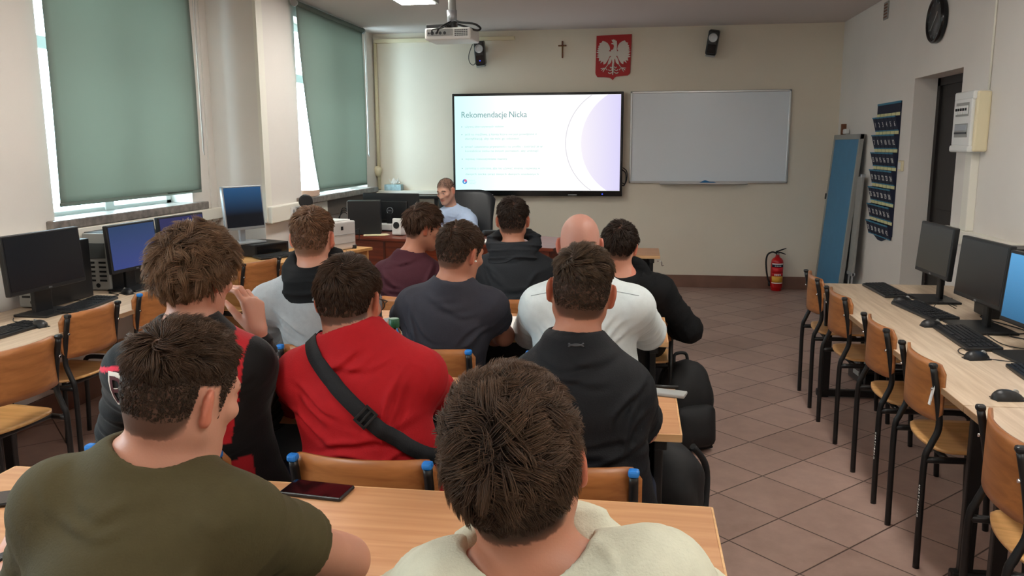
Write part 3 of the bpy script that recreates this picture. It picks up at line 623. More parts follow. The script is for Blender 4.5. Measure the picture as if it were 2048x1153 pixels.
# ------------------------------------------------------------------ interactive screen with its slide
RX90 = Euler((math.radians(90), 0, 0)).to_matrix().to_4x4()
t = thing('wall_display', 'large black framed wall display lit up with a white presentation slide', 'screen', (-1.123, YF, 1.033))
W_, H_ = 1.93, 1.15; fy = -0.10
b = MB(); b.span((-W_ / 2, fy, 0), (W_ / 2, -0.03, H_), None, 0.006); b.span((-0.5, -0.03, 0.25), (0.5, 0.0, 0.9)); b.build('frame', 'black_gloss', t)
def slide_mat(name='slide_white'):
    m = bpy.data.materials.new(name); m.use_nodes = True; nt = m.node_tree; nt.nodes.clear(); L = nt.links.new
    o = nt.nodes.new('ShaderNodeOutputMaterial'); e = nt.nodes.new('ShaderNodeEmission'); tc = nt.nodes.new('ShaderNodeTexCoord'); sx = nt.nodes.new('ShaderNodeSeparateXYZ')
    L(tc.outputs['Generated'], sx.inputs[0]); r = nt.nodes.new('ShaderNodeValToRGB'); el = r.color_ramp.elements; el[0].color = (0.66, 1.0, 1.0, 1); el[1].position = 0.32; el[1].color = (1, 1, 1, 1)
    L(sx.outputs[0], r.inputs[0]); L(r.outputs[0], e.inputs[0]); e.inputs[1].default_value = 1.08; L(e.outputs[0], o.inputs[0]); MATS[name] = m
slide_mat()
def grad_emis(name, c0, c1):
    slide_mat(name); nt = MATS[name].node_tree; r = [n for n in nt.nodes if n.type == 'VALTORGB'][0]; r.color_ramp.elements[0].color = c0; r.color_ramp.elements[1].color = c1; r.color_ramp.elements[1].position = 1.0
    [n for n in nt.nodes if n.type == 'EMISSION'][0].inputs[1].default_value = 1.0
emis('slide_text', rgb(120, 165, 165), 1.0); emis('slide_small', rgb(178, 222, 214), 1.0); grad_emis('slide_lilac', rgb(250, 244, 253), rgb(222, 216, 252)); emis('slide_line', rgb(218, 214, 222), 1.0)
emis('slide_mint', rgb(228, 255, 255), 1.0); emis('logo_blue', rgb(70, 150, 220), 1.0); emis('logo_pink', rgb(230, 110, 150), 1.0); emis('led_blue', rgb(70, 90, 255), 1.5)
sx0, sx1, sz0, sz1 = -W_ / 2 + 0.026, W_ / 2 - 0.028, 0.062, H_ - 0.028; SW, SH = sx1 - sx0, sz1 - sz0
scr = MB().span((sx0, fy - 0.002, sz0), (sx1, fy + 0.002, sz1)).build('screen', 'slide_white', t)
def clipped_disc(cx, cz, r, r2=None):
    """outline of a disc (or ring) cut to the slide's right, top and bottom edges"""
    out = []; N = 240
    for k in range(N):
        a = math.pi / 2 + math.pi * k / (N - 1) if r2 else 2 * math.pi * k / N
        out.append((cx + r * math.cos(a), cz + r * math.sin(a)))
    return out
def on_slide(poly_pts, dep, m, name):
    b = MB(); b.prism(poly_pts, 0.0004, Matrix.Translation((0, fy - dep, 0)) @ RX90, m); return b.build(name, m, scr)
cx, cz, R = sx0 + 1.44 + 0.62, sz0 + SH * 0.5, 0.62
pts = [(cx + R * math.cos(a), cz + R * math.sin(a)) for a in np.linspace(math.radians(90), math.radians(270), 120)]
pts = [p for p in pts if sz0 < p[1] < sz1 and p[0] < sx1]
on_slide([(sx1, min(pts[0][1], sz1))] + pts + [(sx1, max(pts[-1][1], sz0))], 0.004, 'slide_lilac', 'slide_disc')
b = MB(); cx = sx0 + 1.267 + 0.62; arc = [(cx + R * math.cos(a), fy - 0.0035, cz + R * math.sin(a)) for a in np.linspace(math.radians(90), math.radians(270), 140)]
arc = [p for p in arc if sz0 + 0.003 < p[2] < sz1 - 0.003 and p[0] < sx1 - 0.003]; b.tube(arc, 0.004, 5); b.build('slide_arc', 'slide_line', scr)
def slide_text(txt, fx, fz, fw, m, name, mh=None):
    """text whose width is the fraction fw of the slide, its base line at fraction fz from the top"""
    b = MB(); b.text(txt, 0.1, Matrix.Identity(4), None, 0.0)
    xs = [v.co.x for v in b.bm.verts]; k = fw * SW / (max(xs) - min(xs)); s = mh or k
    bmesh.ops.transform(b.bm, matrix=Matrix.Translation((sx0 + fx * SW, fy - 0.0042, sz1 - fz * SH)) @ RX90 @ Matrix.Diagonal((k, s, 1, 1)), verts=b.bm.verts[:]); return b.build(name, m, scr)
slide_text('Rekomendacje', 0.04, 0.225, 0.277, 'slide_text', 'slide_title', 0.95); slide_text('Nicka', 0.333, 0.225, 0.106, 'slide_text', 'slide_title', 0.95)
for fz, fw, txt, bl in ((0.33, 0.24, 'używaj alternatywnych nicków', 1), (0.412, 0.44, 'jeśli to możliwe, z konta które nie jest powiązane z', 1), (0.458, 0.335, 'identyfikacją, aby nie móc go odszukać', 0),
                        (0.543, 0.475, 'zmień ustawienia prywatności na profilu i zastrzeż je w', 1), (0.588, 0.45, 'kontekście nicku na innych portalach, aby uniknąć', 0),
                        (0.672, 0.26, 'wpisuj nieoczywiste nazwy', 1), (0.772, 0.46, 'pamiętaj o ochronie, aby nie używać imienia i nazwiska w', 1), (0.834, 0.45, 'danych nicka oraz innych danych osobistych', 0)):
    slide_text(txt, 0.062, fz, fw, 'slide_small', 'slide_line_of_text', 0.34)
    if bl: b = MB(); b.lathe([(0.0001, 0), (0.005, 0), (0.005, 0.0004)], 10, None, (sx0 + 0.044 * SW, fy - 0.0042, sz1 - (fz - 0.008) * SH), RX90.to_3x3()); b.build('slide_bullet', 'slide_text', scr)
b = MB(); q = (sx0 + 0.058 * SW, fy - 0.0042, sz1 - 0.905 * SH); b.lathe([(0.0001, 0), (0.028, 0), (0.028, 0.0004)], 24, 'logo_blue', q, RX90.to_3x3()); b.lathe([(0.0001, 0), (0.016, 0), (0.016, 0.0008)], 16, 'logo_pink', (q[0] + 0.008, q[1] - 0.0004, q[2] + 0.01), RX90.to_3x3()); b.lathe([(0.0001, 0), (0.009, 0), (0.009, 0.0012)], 12, 'slide_mint', (q[0] - 0.003, q[1] - 0.0006, q[2] - 0.006), RX90.to_3x3()); b.build('slide_logo', 'logo_blue', scr)
for k, ww in enumerate((0.038, 0.046, 0.04)): slide_text(('akademia', 'bezpieczny', 'internetu')[k], 0.083, 0.895 + 0.018 * k, ww, 'slide_small', 'slide_logo_text', 0.15)
b = MB(); b.span((-0.62, fy - 0.012, 0.012), (-0.50, fy, 0.02), None, 0.002); b.span((0.36, fy - 0.012, 0.012), (0.46, fy, 0.02), None, 0.002); b.build('pen_tray', 'alu', t)
b = MB(); b.lathe([(0.0001, 0), (0.008, 0), (0.008, 0.002)], 12, None, (0.745, fy - 0.0005, 0.025), RX90.to_3x3()); b.build('power_light', 'led_blue', t)
b = MB(); p0 = [(0.955, -0.05, 0.30), (1.0, -0.05, 0.26), (1.005, -0.05, 0.18), (0.985, -0.05, 0.12), (0.95, -0.05, 0.13)]; b.tube(smooth_path(p0), 0.007, 6); b.tube(smooth_path([(x + 0.012, y - 0.012, z + 0.02) for x, y, z in p0]), 0.006, 6); b.build('side_cable', 'black_cable', t)

# ------------------------------------------------------------------ whiteboard
t = thing('whiteboard', 'white writing board with an aluminium frame right of the display', 'whiteboard', (0.775, YF, 1.18))
W_, H_ = 1.715, 1.005
MB().span((-W_ / 2 + 0.01, -0.022, 0.01), (W_ / 2 - 0.01, -0.004, H_ - 0.01)).build('writing_surface', 'whiteboard', t)
b = MB(); f = 0.022
b.span((-W_ / 2, -0.032, 0), (W_ / 2, -0.002, f), None, 0.004); b.span((-W_ / 2, -0.032, H_ - f), (W_ / 2, -0.002, H_), None, 0.004); b.span((-W_ / 2, -0.032, 0), (-W_ / 2 + f, -0.002, H_), None, 0.004); b.span((W_ / 2 - f, -0.032, 0), (W_ / 2, -0.002, H_), None, 0.004); b.build('frame', 'alu', t)
b = MB(); b.span((-0.52, -0.10, -0.012), (0.43, -0.03, -0.002), None, 0.003); b.span((-0.52, -0.10, -0.012), (0.43, -0.094, 0.008), None, 0.002); b.build('pen_tray', 'alu', t)
def cloth(u, v):
    return (-0.08 + 0.17 * u, -0.095 + 0.06 * v, 0.004 + 0.028 * math.sin(math.pi * u) * math.sin(math.pi * v) * (0.7 + 0.4 * math.sin(7 * u)) + 0.006)
b = MB(); b.grid(cloth, 16, 8, None, 0.008); o = tag(b.build('board_cloth', mat('cloth_blue', rgb(40, 112, 165), 0.9)), 'blue wiping cloth on the whiteboard tray', 'cloth'); o.location = (0.775, YF, 1.18)

# ------------------------------------------------------------------ coat of arms, cross
t = thing('coat_of_arms', 'red shield with a white eagle high on the front wall', 'coat of arms', (-0.279, YF, 2.555)); k = 0.000506
def ez(pts, mirror=False): return [(((1050 - x) if mirror else x) * k - 525 * k, (615 - y) * k) for x, y in pts]
ET = Matrix.Translation((0, 0, 0)) @ RX90
b = MB(); b.prism(ez([(152, 150), (912, 132), (893, 935), (880, 965), (840, 1000), (700, 1010), (590, 1022), (555, 1045), (515, 1095), (480, 1060), (440, 1040), (320, 1028), (180, 1025), (145, 975), (135, 935)]), 0.018, ET, None, 0.003); b.build('shield', 'shield_red', t)
wing = [(285, 262), (340, 278), (395, 312), (435, 372), (450, 440), (425, 482), (478, 490), (480, 575), (440, 592), (420, 640), (385, 700), (355, 740), (312, 762), (302, 692), (235, 742), (262, 676), (205, 692), (215, 625), (150, 605), (212, 580), (158, 560), (212, 535), (152, 500), (208, 485), (160, 462), (212, 448), (178, 428), (205, 400), (192, 370), (225, 350), (215, 312), (260, 300)]
b = MB(); T2 = Matrix.Translation((0, -0.017, 0)) @ RX90
b.prism(ez(wing), 0.005, T2); b.prism(ez(wing, True), 0.005, T2)
b.prism(ez([(468, 462), (515, 445), (532, 385), (522, 345), (470, 330), (480, 312), (525, 310), (500, 290), (482, 262), (540, 255), (590, 270), (598, 340), (592, 440), (604, 490), (585, 585), (545, 660), (542, 770), (510, 770), (492, 660), (468, 580)]), 0.0075, T2)
leg = [(470, 592), (492, 640), (472, 722), (432, 762), (398, 752), (418, 680), (440, 622)]
b.prism(ez(leg), 0.006, T2); b.prism(ez(leg, True), 0.006, T2)
b.prism(ez([(480, 262), (486, 236), (505, 250), (520, 232), (536, 250), (552, 234), (560, 258)]), 0.0055, T2)
def e3(x, y): return ((x - 525) * k, -0.0205, (615 - y) * k)
for m_ in (0, 1):
    X = (lambda x: 1050 - x) if m_ else (lambda x: x)
    for L_ in ([(415, 752), (375, 810), (350, 838)], [(350, 838), (300, 840), (250, 845)], [(350, 838), (290, 868), (265, 888)], [(350, 838), (318, 890), (300, 918)], [(350, 838), (385, 868), (392, 885)]): b.tube([e3(X(x), y) for x, y in L_], 0.0045, 6)
    for yy, w_ in ((815, 60), (872, 95), (930, 100)): b.tube(smooth_path([e3(X(515), yy - 10), e3(X(515 - w_ * 0.6), yy + 22), e3(X(515 - w_), yy)]), 0.006, 6)
b.tube([e3(518, 740), e3(516, 860), e3(515, 985)], [0.011, 0.012, 0.006], 8); b.build('eagle', 'eagle_white', t)
o = MB(); o.span((-0.008, -0.016, -0.092), (0.008, -0.002, 0.092), None, 0.003); o.span((-0.046, -0.018, 0.034), (0.046, -0.004, 0.050), None, 0.003)
c = o.build('crucifix', 'brown_wood'); tag(c, 'small brown wooden crucifix on the front wall above the display', 'crucifix'); c.location = (-0.845, YF, 2.652)
f_ = MB(); f_.tube([(0, -0.022, 0.03), (0, -0.023, -0.03)], [0.005, 0.003], 6); f_.tube([(-0.032, -0.021, 0.042), (0, -0.022, 0.03), (0.032, -0.021, 0.042)], 0.003, 6); f_.build('figure', mat('brass', rgb(176, 140, 80), 0.35, 0.8), c)

# ------------------------------------------------------------------ wall speakers
def wall_speaker(label, x, z, ry, led=False):
    t = thing('wall_speaker', label, 'speaker', (x, YF - 0.12, z), 0, 'wall speakers'); Q = Euler((math.radians(12), math.radians(ry), math.radians(-ry * 0.8))).to_matrix().to_4x4()
    b = MB(); b.M = Q; b.box((0, 0, 0), (0.115, 0.13, 0.255), None, None, 0.018, 3); b.build('cabinet', 'black_plastic', t)
    b = MB(); b.M = Q; b.lathe([(0.002, 0.004), (0.02, 0.008), (0.034, 0.004), (0.042, 0.012), (0.046, 0.010), (0.047, 0)], 20, None, (0, -0.064, 0.055), Euler((math.radians(90), 0, 0)).to_matrix()); b.build('cone', 'silver', t)
    b = MB(); b.M = Q; b.box((0, -0.064, -0.06), (0.085, 0.006, 0.09), None, None, 0.004); b.build('grille', 'black_gloss', t)
    b = MB(); b.M = Q; b.span((-0.05, -0.06, -0.146), (0.05, 0.05, -0.127), None, 0.006); b.build('foot', 'grey_plastic', t)
    b = MB(); b.cyl((0, 0.05, 0.03), (0, 0.118, 0.05), 0.012, 8); b.box((0, 0.112, 0.05), (0.05, 0.012, 0.07)); b.build('bracket', 'black_plastic', t)
    if led: b = MB(); b.M = Q; b.box((0, -0.068, -0.075), (0.012, 0.004, 0.012)); b.build('power_light', 'led_blue', t)
    return t
wall_speaker('black speaker with a blue light hanging behind the projector', -1.755, 2.62, -3, True)
wall_speaker('black speaker high on the front wall above the whiteboard', 0.775, 2.68, 9)
tag(MB().tube(smooth_path([(-1.86, YF - 0.02, 2.73), (-1.90, YF - 0.03, 2.62), (-1.89, YF - 0.05, 2.53), (-1.84, YF - 0.06, 2.50), (-1.80, YF - 0.08, 2.56)]), 0.004, 6).build('speaker_cable', 'black_cable'), 'thin black cable looping beside the left speaker', 'cable')

# ------------------------------------------------------------------ projector on its pole
t = thing('projector', 'white ceiling projector with tangled black cables on a pole', 'projector', (-1.432, 6.45, 2.40), math.radians(-3))
b = MB(); b.box((0, 0, 0.04), (0.36, 0.29, 0.09), None, None, 0.014, 3); b.build('housing', 'white_plastic', t)
b = MB(); b.box((-0.06, -0.147, 0.05), (0.20, 0.006, 0.05), 'grey_plastic'); 
for xx, rr in ((-0.145, 0.008), (-0.118, 0.014), (-0.085, 0.009), (-0.055, 0.012), (-0.02, 0.012)): b.cyl((xx, -0.149, 0.045), (xx, -0.152, 0.045), rr, 10, 'black_plastic')
b.build('connector_panel', 'grey_plastic', t)
b = MB()
for i in range(7):
    for j in range(4): b.box((0.062 + i * 0.015, -0.146, 0.026 + j * 0.013), (0.009, 0.006, 0.008))
b.build('vent_grille', 'black_plastic', t)
b = MB(); b.box((-0.09, -0.02, 0.1), (0.17, 0.2, 0.028), None, None, 0.006); b.box((0.0, 0.0, 0.12), (0.07, 0.07, 0.06), None, None, 0.01); b.build('mount', 'black_plastic', t)
b = MB(); b.cyl((0.0, 0, 0.14), (0.0, 0, CH - 2.40), 0.03, 18, 'board_grey'); b.cyl((0.0, -0.006, 0.14), (0.0, -0.006, 0.23), 0.038, 18, 'silver'); b.build('pole', 'board_grey', t)
b = MB(); b.tube(smooth_path([(0.02, -0.04, 0.15), (0.09, -0.06, 0.13), (0.19, -0.07, 0.115), (0.235, -0.05, 0.085), (0.21, -0.06, 0.068), (0.14, -0.08, 0.09), (0.06, -0.09, 0.115)]), 0.008, 8); b.tube(smooth_path([(0.0, -0.05, 0.14), (-0.02, -0.13, 0.11), (-0.06, -0.165, 0.075), (-0.08, -0.155, 0.045)]), 0.007, 8); b.tube(smooth_path([(0.02, -0.06, 0.135), (0.0, -0.15, 0.10), (-0.03, -0.17, 0.08), (-0.11, -0.165, 0.07), (-0.118, -0.155, 0.05)]), 0.005, 8); b.build('cables', 'black_cable', t)

# ------------------------------------------------------------------ fire extinguisher
t = thing('fire_extinguisher', 'red fire extinguisher standing on the floor at the front wall', 'fire extinguisher', (1.56, 9.325, 0))
b = MB(); b.lathe([(0.052, 0.0), (0.058, 0.004), (0.058, 0.03), (0.064, 0.036), (0.066, 0.045), (0.066, 0.315), (0.062, 0.338), (0.048, 0.358), (0.028, 0.372), (0.02, 0.385), (0.02, 0.40)], 32); b.build('cylinder', 'red_paint', t)
def band(z0, z1, m, a0=-150, a1=-30, r=0.0668):
    b = MB(); b.grid(lambda u, v: (r * math.cos(math.radians(a0 + (a1 - a0) * u)), r * math.sin(math.radians(a0 + (a1 - a0) * u)), z0 + (z1 - z0) * v), 16, 1, m, 0.0004); return b
for z0, z1, mm in ((0.085, 0.095, 'white_print'), (0.097, 0.165, mat('label_yellow', rgb(226, 170, 60), 0.5)), (0.167, 0.198, mat('label_red', rgb(214, 30, 40), 0.5)), (0.20, 0.265, 'label_red'), (0.267, 0.295, 'navy'), (0.296, 0.308, 'white_print')):
    band(z0, z1, mm).build('label_band', mm, t)
b = MB()
for k in range(4): b.M = Euler((0, 0, math.radians(-24 + 16 * k))).to_matrix().to_4x4(); b.box((0, -0.0675, 0.182), (0.012, 0.0015, 0.02), 'white_print'); b.box((0, -0.0675, 0.281), (0.013, 0.0015, 0.008), 'white_print')
b.build('label_pictograms', 'white_print', t)
b = MB(); b.cyl((0, 0, 0.395), (0, 0, 0.425), 0.017, 14); b.tube([(-0.02, 0, 0.42), (0.03, 0, 0.425), (0.085, 0, 0.405)], [0.009, 0.008, 0.005], 8); b.tube([(-0.02, 0, 0.432), (0.03, 0, 0.45), (0.088, 0, 0.472)], [0.009, 0.008, 0.005], 8); b.build('valve_handle', 'black_metal', t)
b = MB(); b.lathe([(0.0001, 0), (0.012, 0.001), (0.012, 0.01)], 12, None, (0, -0.018, 0.41), RX90.to_3x3()); b.build('gauge', 'chrome', t)
b = MB(); b.tube(smooth_path([(-0.015, 0, 0.418), (-0.06, 0, 0.428), (-0.105, 0, 0.40), (-0.12, 0.0, 0.33), (-0.112, 0, 0.23), (-0.095, 0, 0.14), (-0.078, 0, 0.09)]), 0.0095, 10); b.tube([(-0.078, 0, 0.10), (-0.072, 0, 0.05)], [0.012, 0.015], 10); b.build('hose', 'black_cable', t)

# ------------------------------------------------------------------ things against the right wall
a = math.radians(4.2)
t = thing('leaning_board', 'tall light blue board with a grey frame leaning on the right wall', 'board', (1.965, 8.77, 0)); t.rotation_euler = (0, a, 0)
b = MB(); b.span((-0.008, -0.50, 0.03), (0.012, 0.50, 1.67)); b.build('panel', 'board_blue', t)
b = MB(); F = 0.05
b.span((-0.014, -0.53, 0), (0.022, -0.53 + F, 1.70), None, 0.003); b.span((-0.014, 0.53 - F, 0), (0.022, 0.53, 1.70), None, 0.003); b.span((-0.014, -0.53, 1.70 - F), (0.022, 0.53, 1.70), None, 0.003); b.span((-0.014, -0.53, 0), (0.022, 0.53, F), None, 0.003); b.build('frame', 'board_grey', t)
b = MB(); b.box((-0.018, 0.525, 1.05), (0.012, 0.03, 0.06)); b.build('hinge', 'black_plastic', t)
t = thing('narrow_board', 'narrow grey board standing between the blue board and the wall', 'board', (2.035, 8.18, 0)); t.rotation_euler = (0, math.radians(2.2), 0)
b = MB(); b.span((-0.012, -0.10, 0.36), (0.012, 0.07, 1.30), None, 0.004); b.build('panel', 'board_grey', t)
b = MB(); b.span((-0.006, -0.09, 0.0), (0.006, -0.06, 0.36)); b.span((-0.006, 0.03, 0.0), (0.006, 0.06, 0.36)); b.box((0.0, -0.02, 0.38), (0.04, 0.16, 0.03), None, None, 0.004); b.box((0.0, -0.08, 1.31), (0.04, 0.04, 0.03), None, None, 0.004); b.build('clip_frame', 'silver', t)
q = onx(1684, 258, 2.10); tag(MB().box((2.115, q.y, q.z - 0.005), (0.05, 0.035, 0.11), 'brown_wood', None, 0.004).box((2.11, q.y - 0.14, q.z - 0.03), (0.05, 0.09, 0.05), 'white_plastic', None, 0.01).build('wall_hook', 'brown_wood'), 'small wooden and white wall fitting above the blue board', 'fitting')
# phone organiser with numbered pockets
NM = Matrix(((0, 0, -1, 0), (-1, 0, 0, 0), (0, 1, 0, 0), (0, 0, 0, 1)))     # x to the right as read from the room, y up, z towards the room
t = thing('pocket_organizer', 'navy hanging organizer with rows of numbered phone pockets by the door', 'organizer', (XR - 0.001, 7.61, 0.83))
b = MB(); b.M = NM; w2 = 0.335; b.prism([(-w2, 0.0), (-0.05, -0.07), (0.05, -0.07), (w2, 0.0), (w2, 1.12), (-w2, 1.12)], 0.008, None, 'navy'); b.span((-w2, 1.105, 0.006), (w2, 1.122, 0.011), 'teal'); b.build('backing', 'navy', t)
pw = 2 * w2 / 6; n = 0
for r in range(7):
    zt = 1.0 - 0.152 * r
    for c in range(6):
        n += 1; x0 = -w2 + c * pw + 0.004; x1 = x0 + pw - 0.008; zb = zt - 0.118; b = MB(); b.M = NM
        d0, d1 = 0.016, 0.046
        f0 = [(x0, zb, 0.008), (x1, zb, 0.008), (x1, zb, d0), (x0, zb, d0)]; f1 = [(x0, zt, 0.008), (x1, zt, 0.008), (x1, zt, d1), (x0, zt, d1)]
        b.face([f0[3], f0[2], f1[2], f1[3]], 'navy'); b.face([f0[0], f0[3], f1[3], f1[0]], 'navy'); b.face([f0[1], f1[1], f1[2], f0[2]], 'navy'); b.face(f0, 'navy'); b.face([f0[0], f1[0], f1[1], f0[1]], 'navy')
        b.span((x0, zt - 0.010, d1 - 0.004), (x1, zt + 0.002, d1 + 0.003), 'teal'); b.span((x0, zb - 0.003, d0 - 0.004), (x1, zb + 0.006, d0 + 0.002), 'teal')
        b.span((x0 + 0.004, zt + 0.004, 0.008), (x1 - 0.004, zt + 0.03, 0.012), 'tab_yellow')
        sl = math.atan2(d1 - d0, zt - zb)
        b.text(str(n), 0.062, Matrix.Translation(((x0 + x1) / 2, zb + 0.034, d0 + 0.0105)) @ Euler((sl, 0, 0)).to_matrix().to_4x4(), 'white_print', 0.0006, 'CENTER')
        b.build('numbered_pocket', 'navy', t)
q = onx(1805, 332, XR); tag(MB().box((XR - 0.012, q.y, q.z), (0.022, 0.08, 0.085), 'cream_plastic', None, 0.005).box((XR - 0.026, q.y, q.z), (0.008, 0.05, 0.055), 'white_plastic', (0, 0.06, 0), 0.002).build('light_switch', 'cream_plastic'), 'cream light switch between the pocket organizer and the door', 'light switch')
# fuse box
t = thing('fuse_box', 'cream plastic fuse box with breakers beside the door', 'fuse box', (XR, 5.675, 1.55)); b = MB(); b.M = NM @ Matrix.Diagonal((0.84, 1, 1, 1))
b.span((-0.19, 0.0, 0.0), (0.19, 0.37, 0.085), None, 0.012); b.build('housing', 'cream_plastic', t)
b = MB(); b.M = NM @ Matrix.Diagonal((0.84, 1, 1, 1)); b.span((-0.185, 0.035, 0.08), (0.165, 0.335, 0.105), None, 0.01); b.span((-0.20, -0.004, 0.0), (0.17, 0.04, 0.112), None, 0.012); b.span((-0.19, 0.32, 0.0), (0.18, 0.374, 0.104), None, 0.01); b.build('cover', 'white_plastic', t)
for zz in (0.22, 0.09):
    b = MB(); b.M = NM @ Matrix.Diagonal((0.84, 1, 1, 1)); b.span((-0.13, zz, 0.1035), (0.12, zz + 0.085, 0.108), 'board_grey', 0.002)
    if zz > 0.2:
        for k in range(5): b.span((-0.11 + 0.046 * k, zz + 0.012, 0.107), (-0.075 + 0.046 * k, zz + 0.066, 0.114), 'white_plastic', 0.002); b.span((-0.10 + 0.046 * k, zz + 0.034, 0.113), (-0.086 + 0.046 * k, zz + 0.05, 0.122), 'black_plastic')
    else:
        b.span((-0.12, zz + 0.02, 0.107), (0.11, zz + 0.032, 0.112), 'black_plastic'); b.span((-0.12, zz + 0.042, 0.107), (0.11, zz + 0.078, 0.111), 'silver')
    b.build('breaker_row', 'board_grey', t)
# clock, vent
q = onx(1881, 39, XR); t = thing('wall_clock', 'round black wall clock high on the right wall above the door', 'clock', (XR, q.y, q.z)); b = MB(); b.M = NM
b.lathe([(0.155, 0.0), (0.165, 0.01), (0.165, 0.04), (0.155, 0.05), (0.145, 0.048), (0.142, 0.034)], 48, None); b.build('case', 'black_gloss', t)
b = MB(); b.M = NM; b.lathe([(0.0001, 0.03), (0.143, 0.03), (0.143, 0.036), (0.0001, 0.037)], 48, mat('clock_face', rgb(74, 74, 74), 0.35)); b.build('dial', 'clock_face', t)
b = MB(); b.M = NM; b.box((0.02, 0.022, 0.0395), (0.008, 0.075, 0.003), None, (0, 0, math.radians(-40))); b.build('hour_hand', 'silver', t)
b = MB(); b.M = NM; b.box((-0.03, -0.03, 0.0415), (0.006, 0.11, 0.003), None, (0, 0, math.radians(-45))); b.build('minute_hand', 'silver', t)
b = MB(); b.M = NM
for k in range(12): aa = k * math.pi / 6; b.box((0.125 * math.sin(aa), 0.125 * math.cos(aa), 0.037), (0.006, 0.018, 0.002), None, (0, 0, -aa))
b.build('hour_marks', 'silver', t)
q = onx(1774, 20, XR); b = MB(); b.span((XR - 0.012, q.y - 0.06, q.z - 0.08), (XR, q.y + 0.06, q.z + 0.07), 'board_grey', 0.003)
for k in range(5): b.span((XR - 0.014, q.y - 0.05, q.z - 0.066 + 0.026 * k), (XR - 0.011, q.y + 0.05, q.z - 0.052 + 0.026 * k), 'brown_wood')
tag(b.build('wall_vent', 'board_grey'), 'small grey ventilation grille high on the right wall', 'vent')

# ------------------------------------------------------------------ small things at the front left
q = ony(788, 378, YF - 0.06); t = thing('tissue_box', 'pale blue tissue box with white tissues on the ledge', 'tissue box', (q.x, YF - 0.062, 1.09))
MB().span((-0.10, -0.055, 0.001), (0.10, 0.055, 0.07), None, 0.003).build('carton', mat('carton_blue', rgb(158, 184, 188), 0.7, noise=0.25, nscale=30), t)
b = MB(); b.grid(lambda u, v: ((u - 0.5) * (0.05 + 0.09 * v) , 0.015 * math.sin(9 * u + 3 * v), 0.068 + v * (0.055 + 0.025 * math.cos(13 * u))), 20, 6, None, 0.001); b.grid(lambda u, v: ((u - 0.5) * 0.12 * v + 0.02, 0.02 + 0.02 * math.sin(7 * u + 2), 0.068 + v * (0.04 + 0.02 * math.cos(9 * u + 1))), 16, 6, None, 0.001); b.build('tissue', 'paper', t)
tag(MB().span((-3.0, YF - 0.36, 1.012), (-2.2, YF - 0.125, 1.045), None, 0.006).span((-2.98, YF - 0.34, 0.0), (-2.94, YF - 0.14, 1.012)).span((-2.26, YF - 0.34, 0.0), (-2.22, YF - 0.14, 1.012)).build('shelf_unit', 'black_plastic'), 'low black shelf unit under the tissue box', 'shelf')
q = onz(796, 472, 0.76); t = thing('desk_speaker', 'small white speaker with a dark cone on the teacher desk', 'speaker', (q.x, q.y + 0.05, 0.76), math.radians(-14))
MB().box((0, 0, 0.082), (0.10, 0.11, 0.16), None, (math.radians(-6), 0, 0), 0.012).build('cabinet', 'white_plastic', t)
b = MB(); b.lathe([(0.0001, 0.002), (0.012, 0.006), (0.024, 0.002), (0.032, 0.006), (0.033, 0)], 18, None, (0, -0.054, 0.10), Euler((math.radians(84), 0, 0)).to_matrix()); b.build('cone', 'black_plastic', t)
q = onz(772, 463, 0.76); tag(MB().box((q.x, q.y + 0.06, 0.80), (0.17, 0.12, 0.07), None, (0, 0, AN), 0.012).build('router_box', 'white_plastic'), 'small white box beside the white speaker', 'box')
q = onz(745, 472, 0.76)
for k, (dx, dy, r, m, lab) in enumerate(((0.0, 0.0, 0.3, 'cream_paper', 'cream sheets of paper at the edge of the teacher desk'),)):
    b = MB()
    for j in range(3): b.box((q.x + 0.012 * j, q.y + 0.06 + 0.01 * j, 0.7615 + 0.0012 * j), (0.21, 0.15, 0.001), None, (0, 0, r + 0.1 * j))
    tag(b.build('paper_sheets', m), lab, 'paper')
q = onz(980, 472, 0.76); tag(MB().box((q.x, q.y + 0.02, 0.785), (0.15, 0.09, 0.05), None, (0, 0, 0.4), 0.015).build('black_case', 'black_plastic'), 'small black case on the right end of the teacher desk', 'case')
q = onz(966, 484, 0.76); tag(MB().box((q.x, q.y + 0.03, 0.7645), (0.26, 0.19, 0.008), None, (0, 0, AN)).build('notebook', 'paper'), 'white notebook at the right end of the teacher desk', 'notebook')
t = thing('printer', 'white printer on the far end of the honey desk', 'printer', (-2.50, 6.48, 0.76), AN)
b = MB(); b.span((-0.15, -0.14, 0.002), (0.15, 0.14, 0.235), None, 0.012); b.build('housing', mat('printer_white', rgb(206, 202, 198), 0.5), t)
b = MB(); b.span((0.148, -0.12, 0.125), (0.153, 0.12, 0.129), 'board_grey'); b.span((0.148, -0.12, 0.055), (0.153, 0.12, 0.058), 'board_grey'); b.box((0.152, -0.03, 0.18), (0.004, 0.025, 0.03), 'black_plastic'); b.build('front_seams', 'board_grey', t)
b = MB(); b.box((0, 0, 0.24), (0.24, 0.22, 0.01), None, None, 0.003); b.build('top_tray', 'white_plastic', t)
q = onz(703, 497, 0.76); tag(MB().box((q.x, q.y, 0.775), (0.085, 0.06, 0.03), 'black_plastic', (0, 0, 0.3), 0.004).tube(smooth_path([(q.x, q.y + 0.03, 0.78), (q.x - 0.04, q.y + 0.1, 0.86), (q.x + 0.0, q.y + 0.2, 0.9), (q.x - 0.03, q.y + 0.28, 0.80)]), 0.004, 6, 'black_cable').build('power_adapter', 'black_plastic'), 'small black power adapter on the honey desk right of the printer', 'adapter')
q = onz(577, 507, 0.76); tag(MB().box((q.x, q.y, 0.7612), (0.21, 0.16, 0.0012), None, (0, 0, 0.5)).build('paper_sheet', 'paper'), 'white sheet of paper on the honey desk by the keyboard', 'paper')
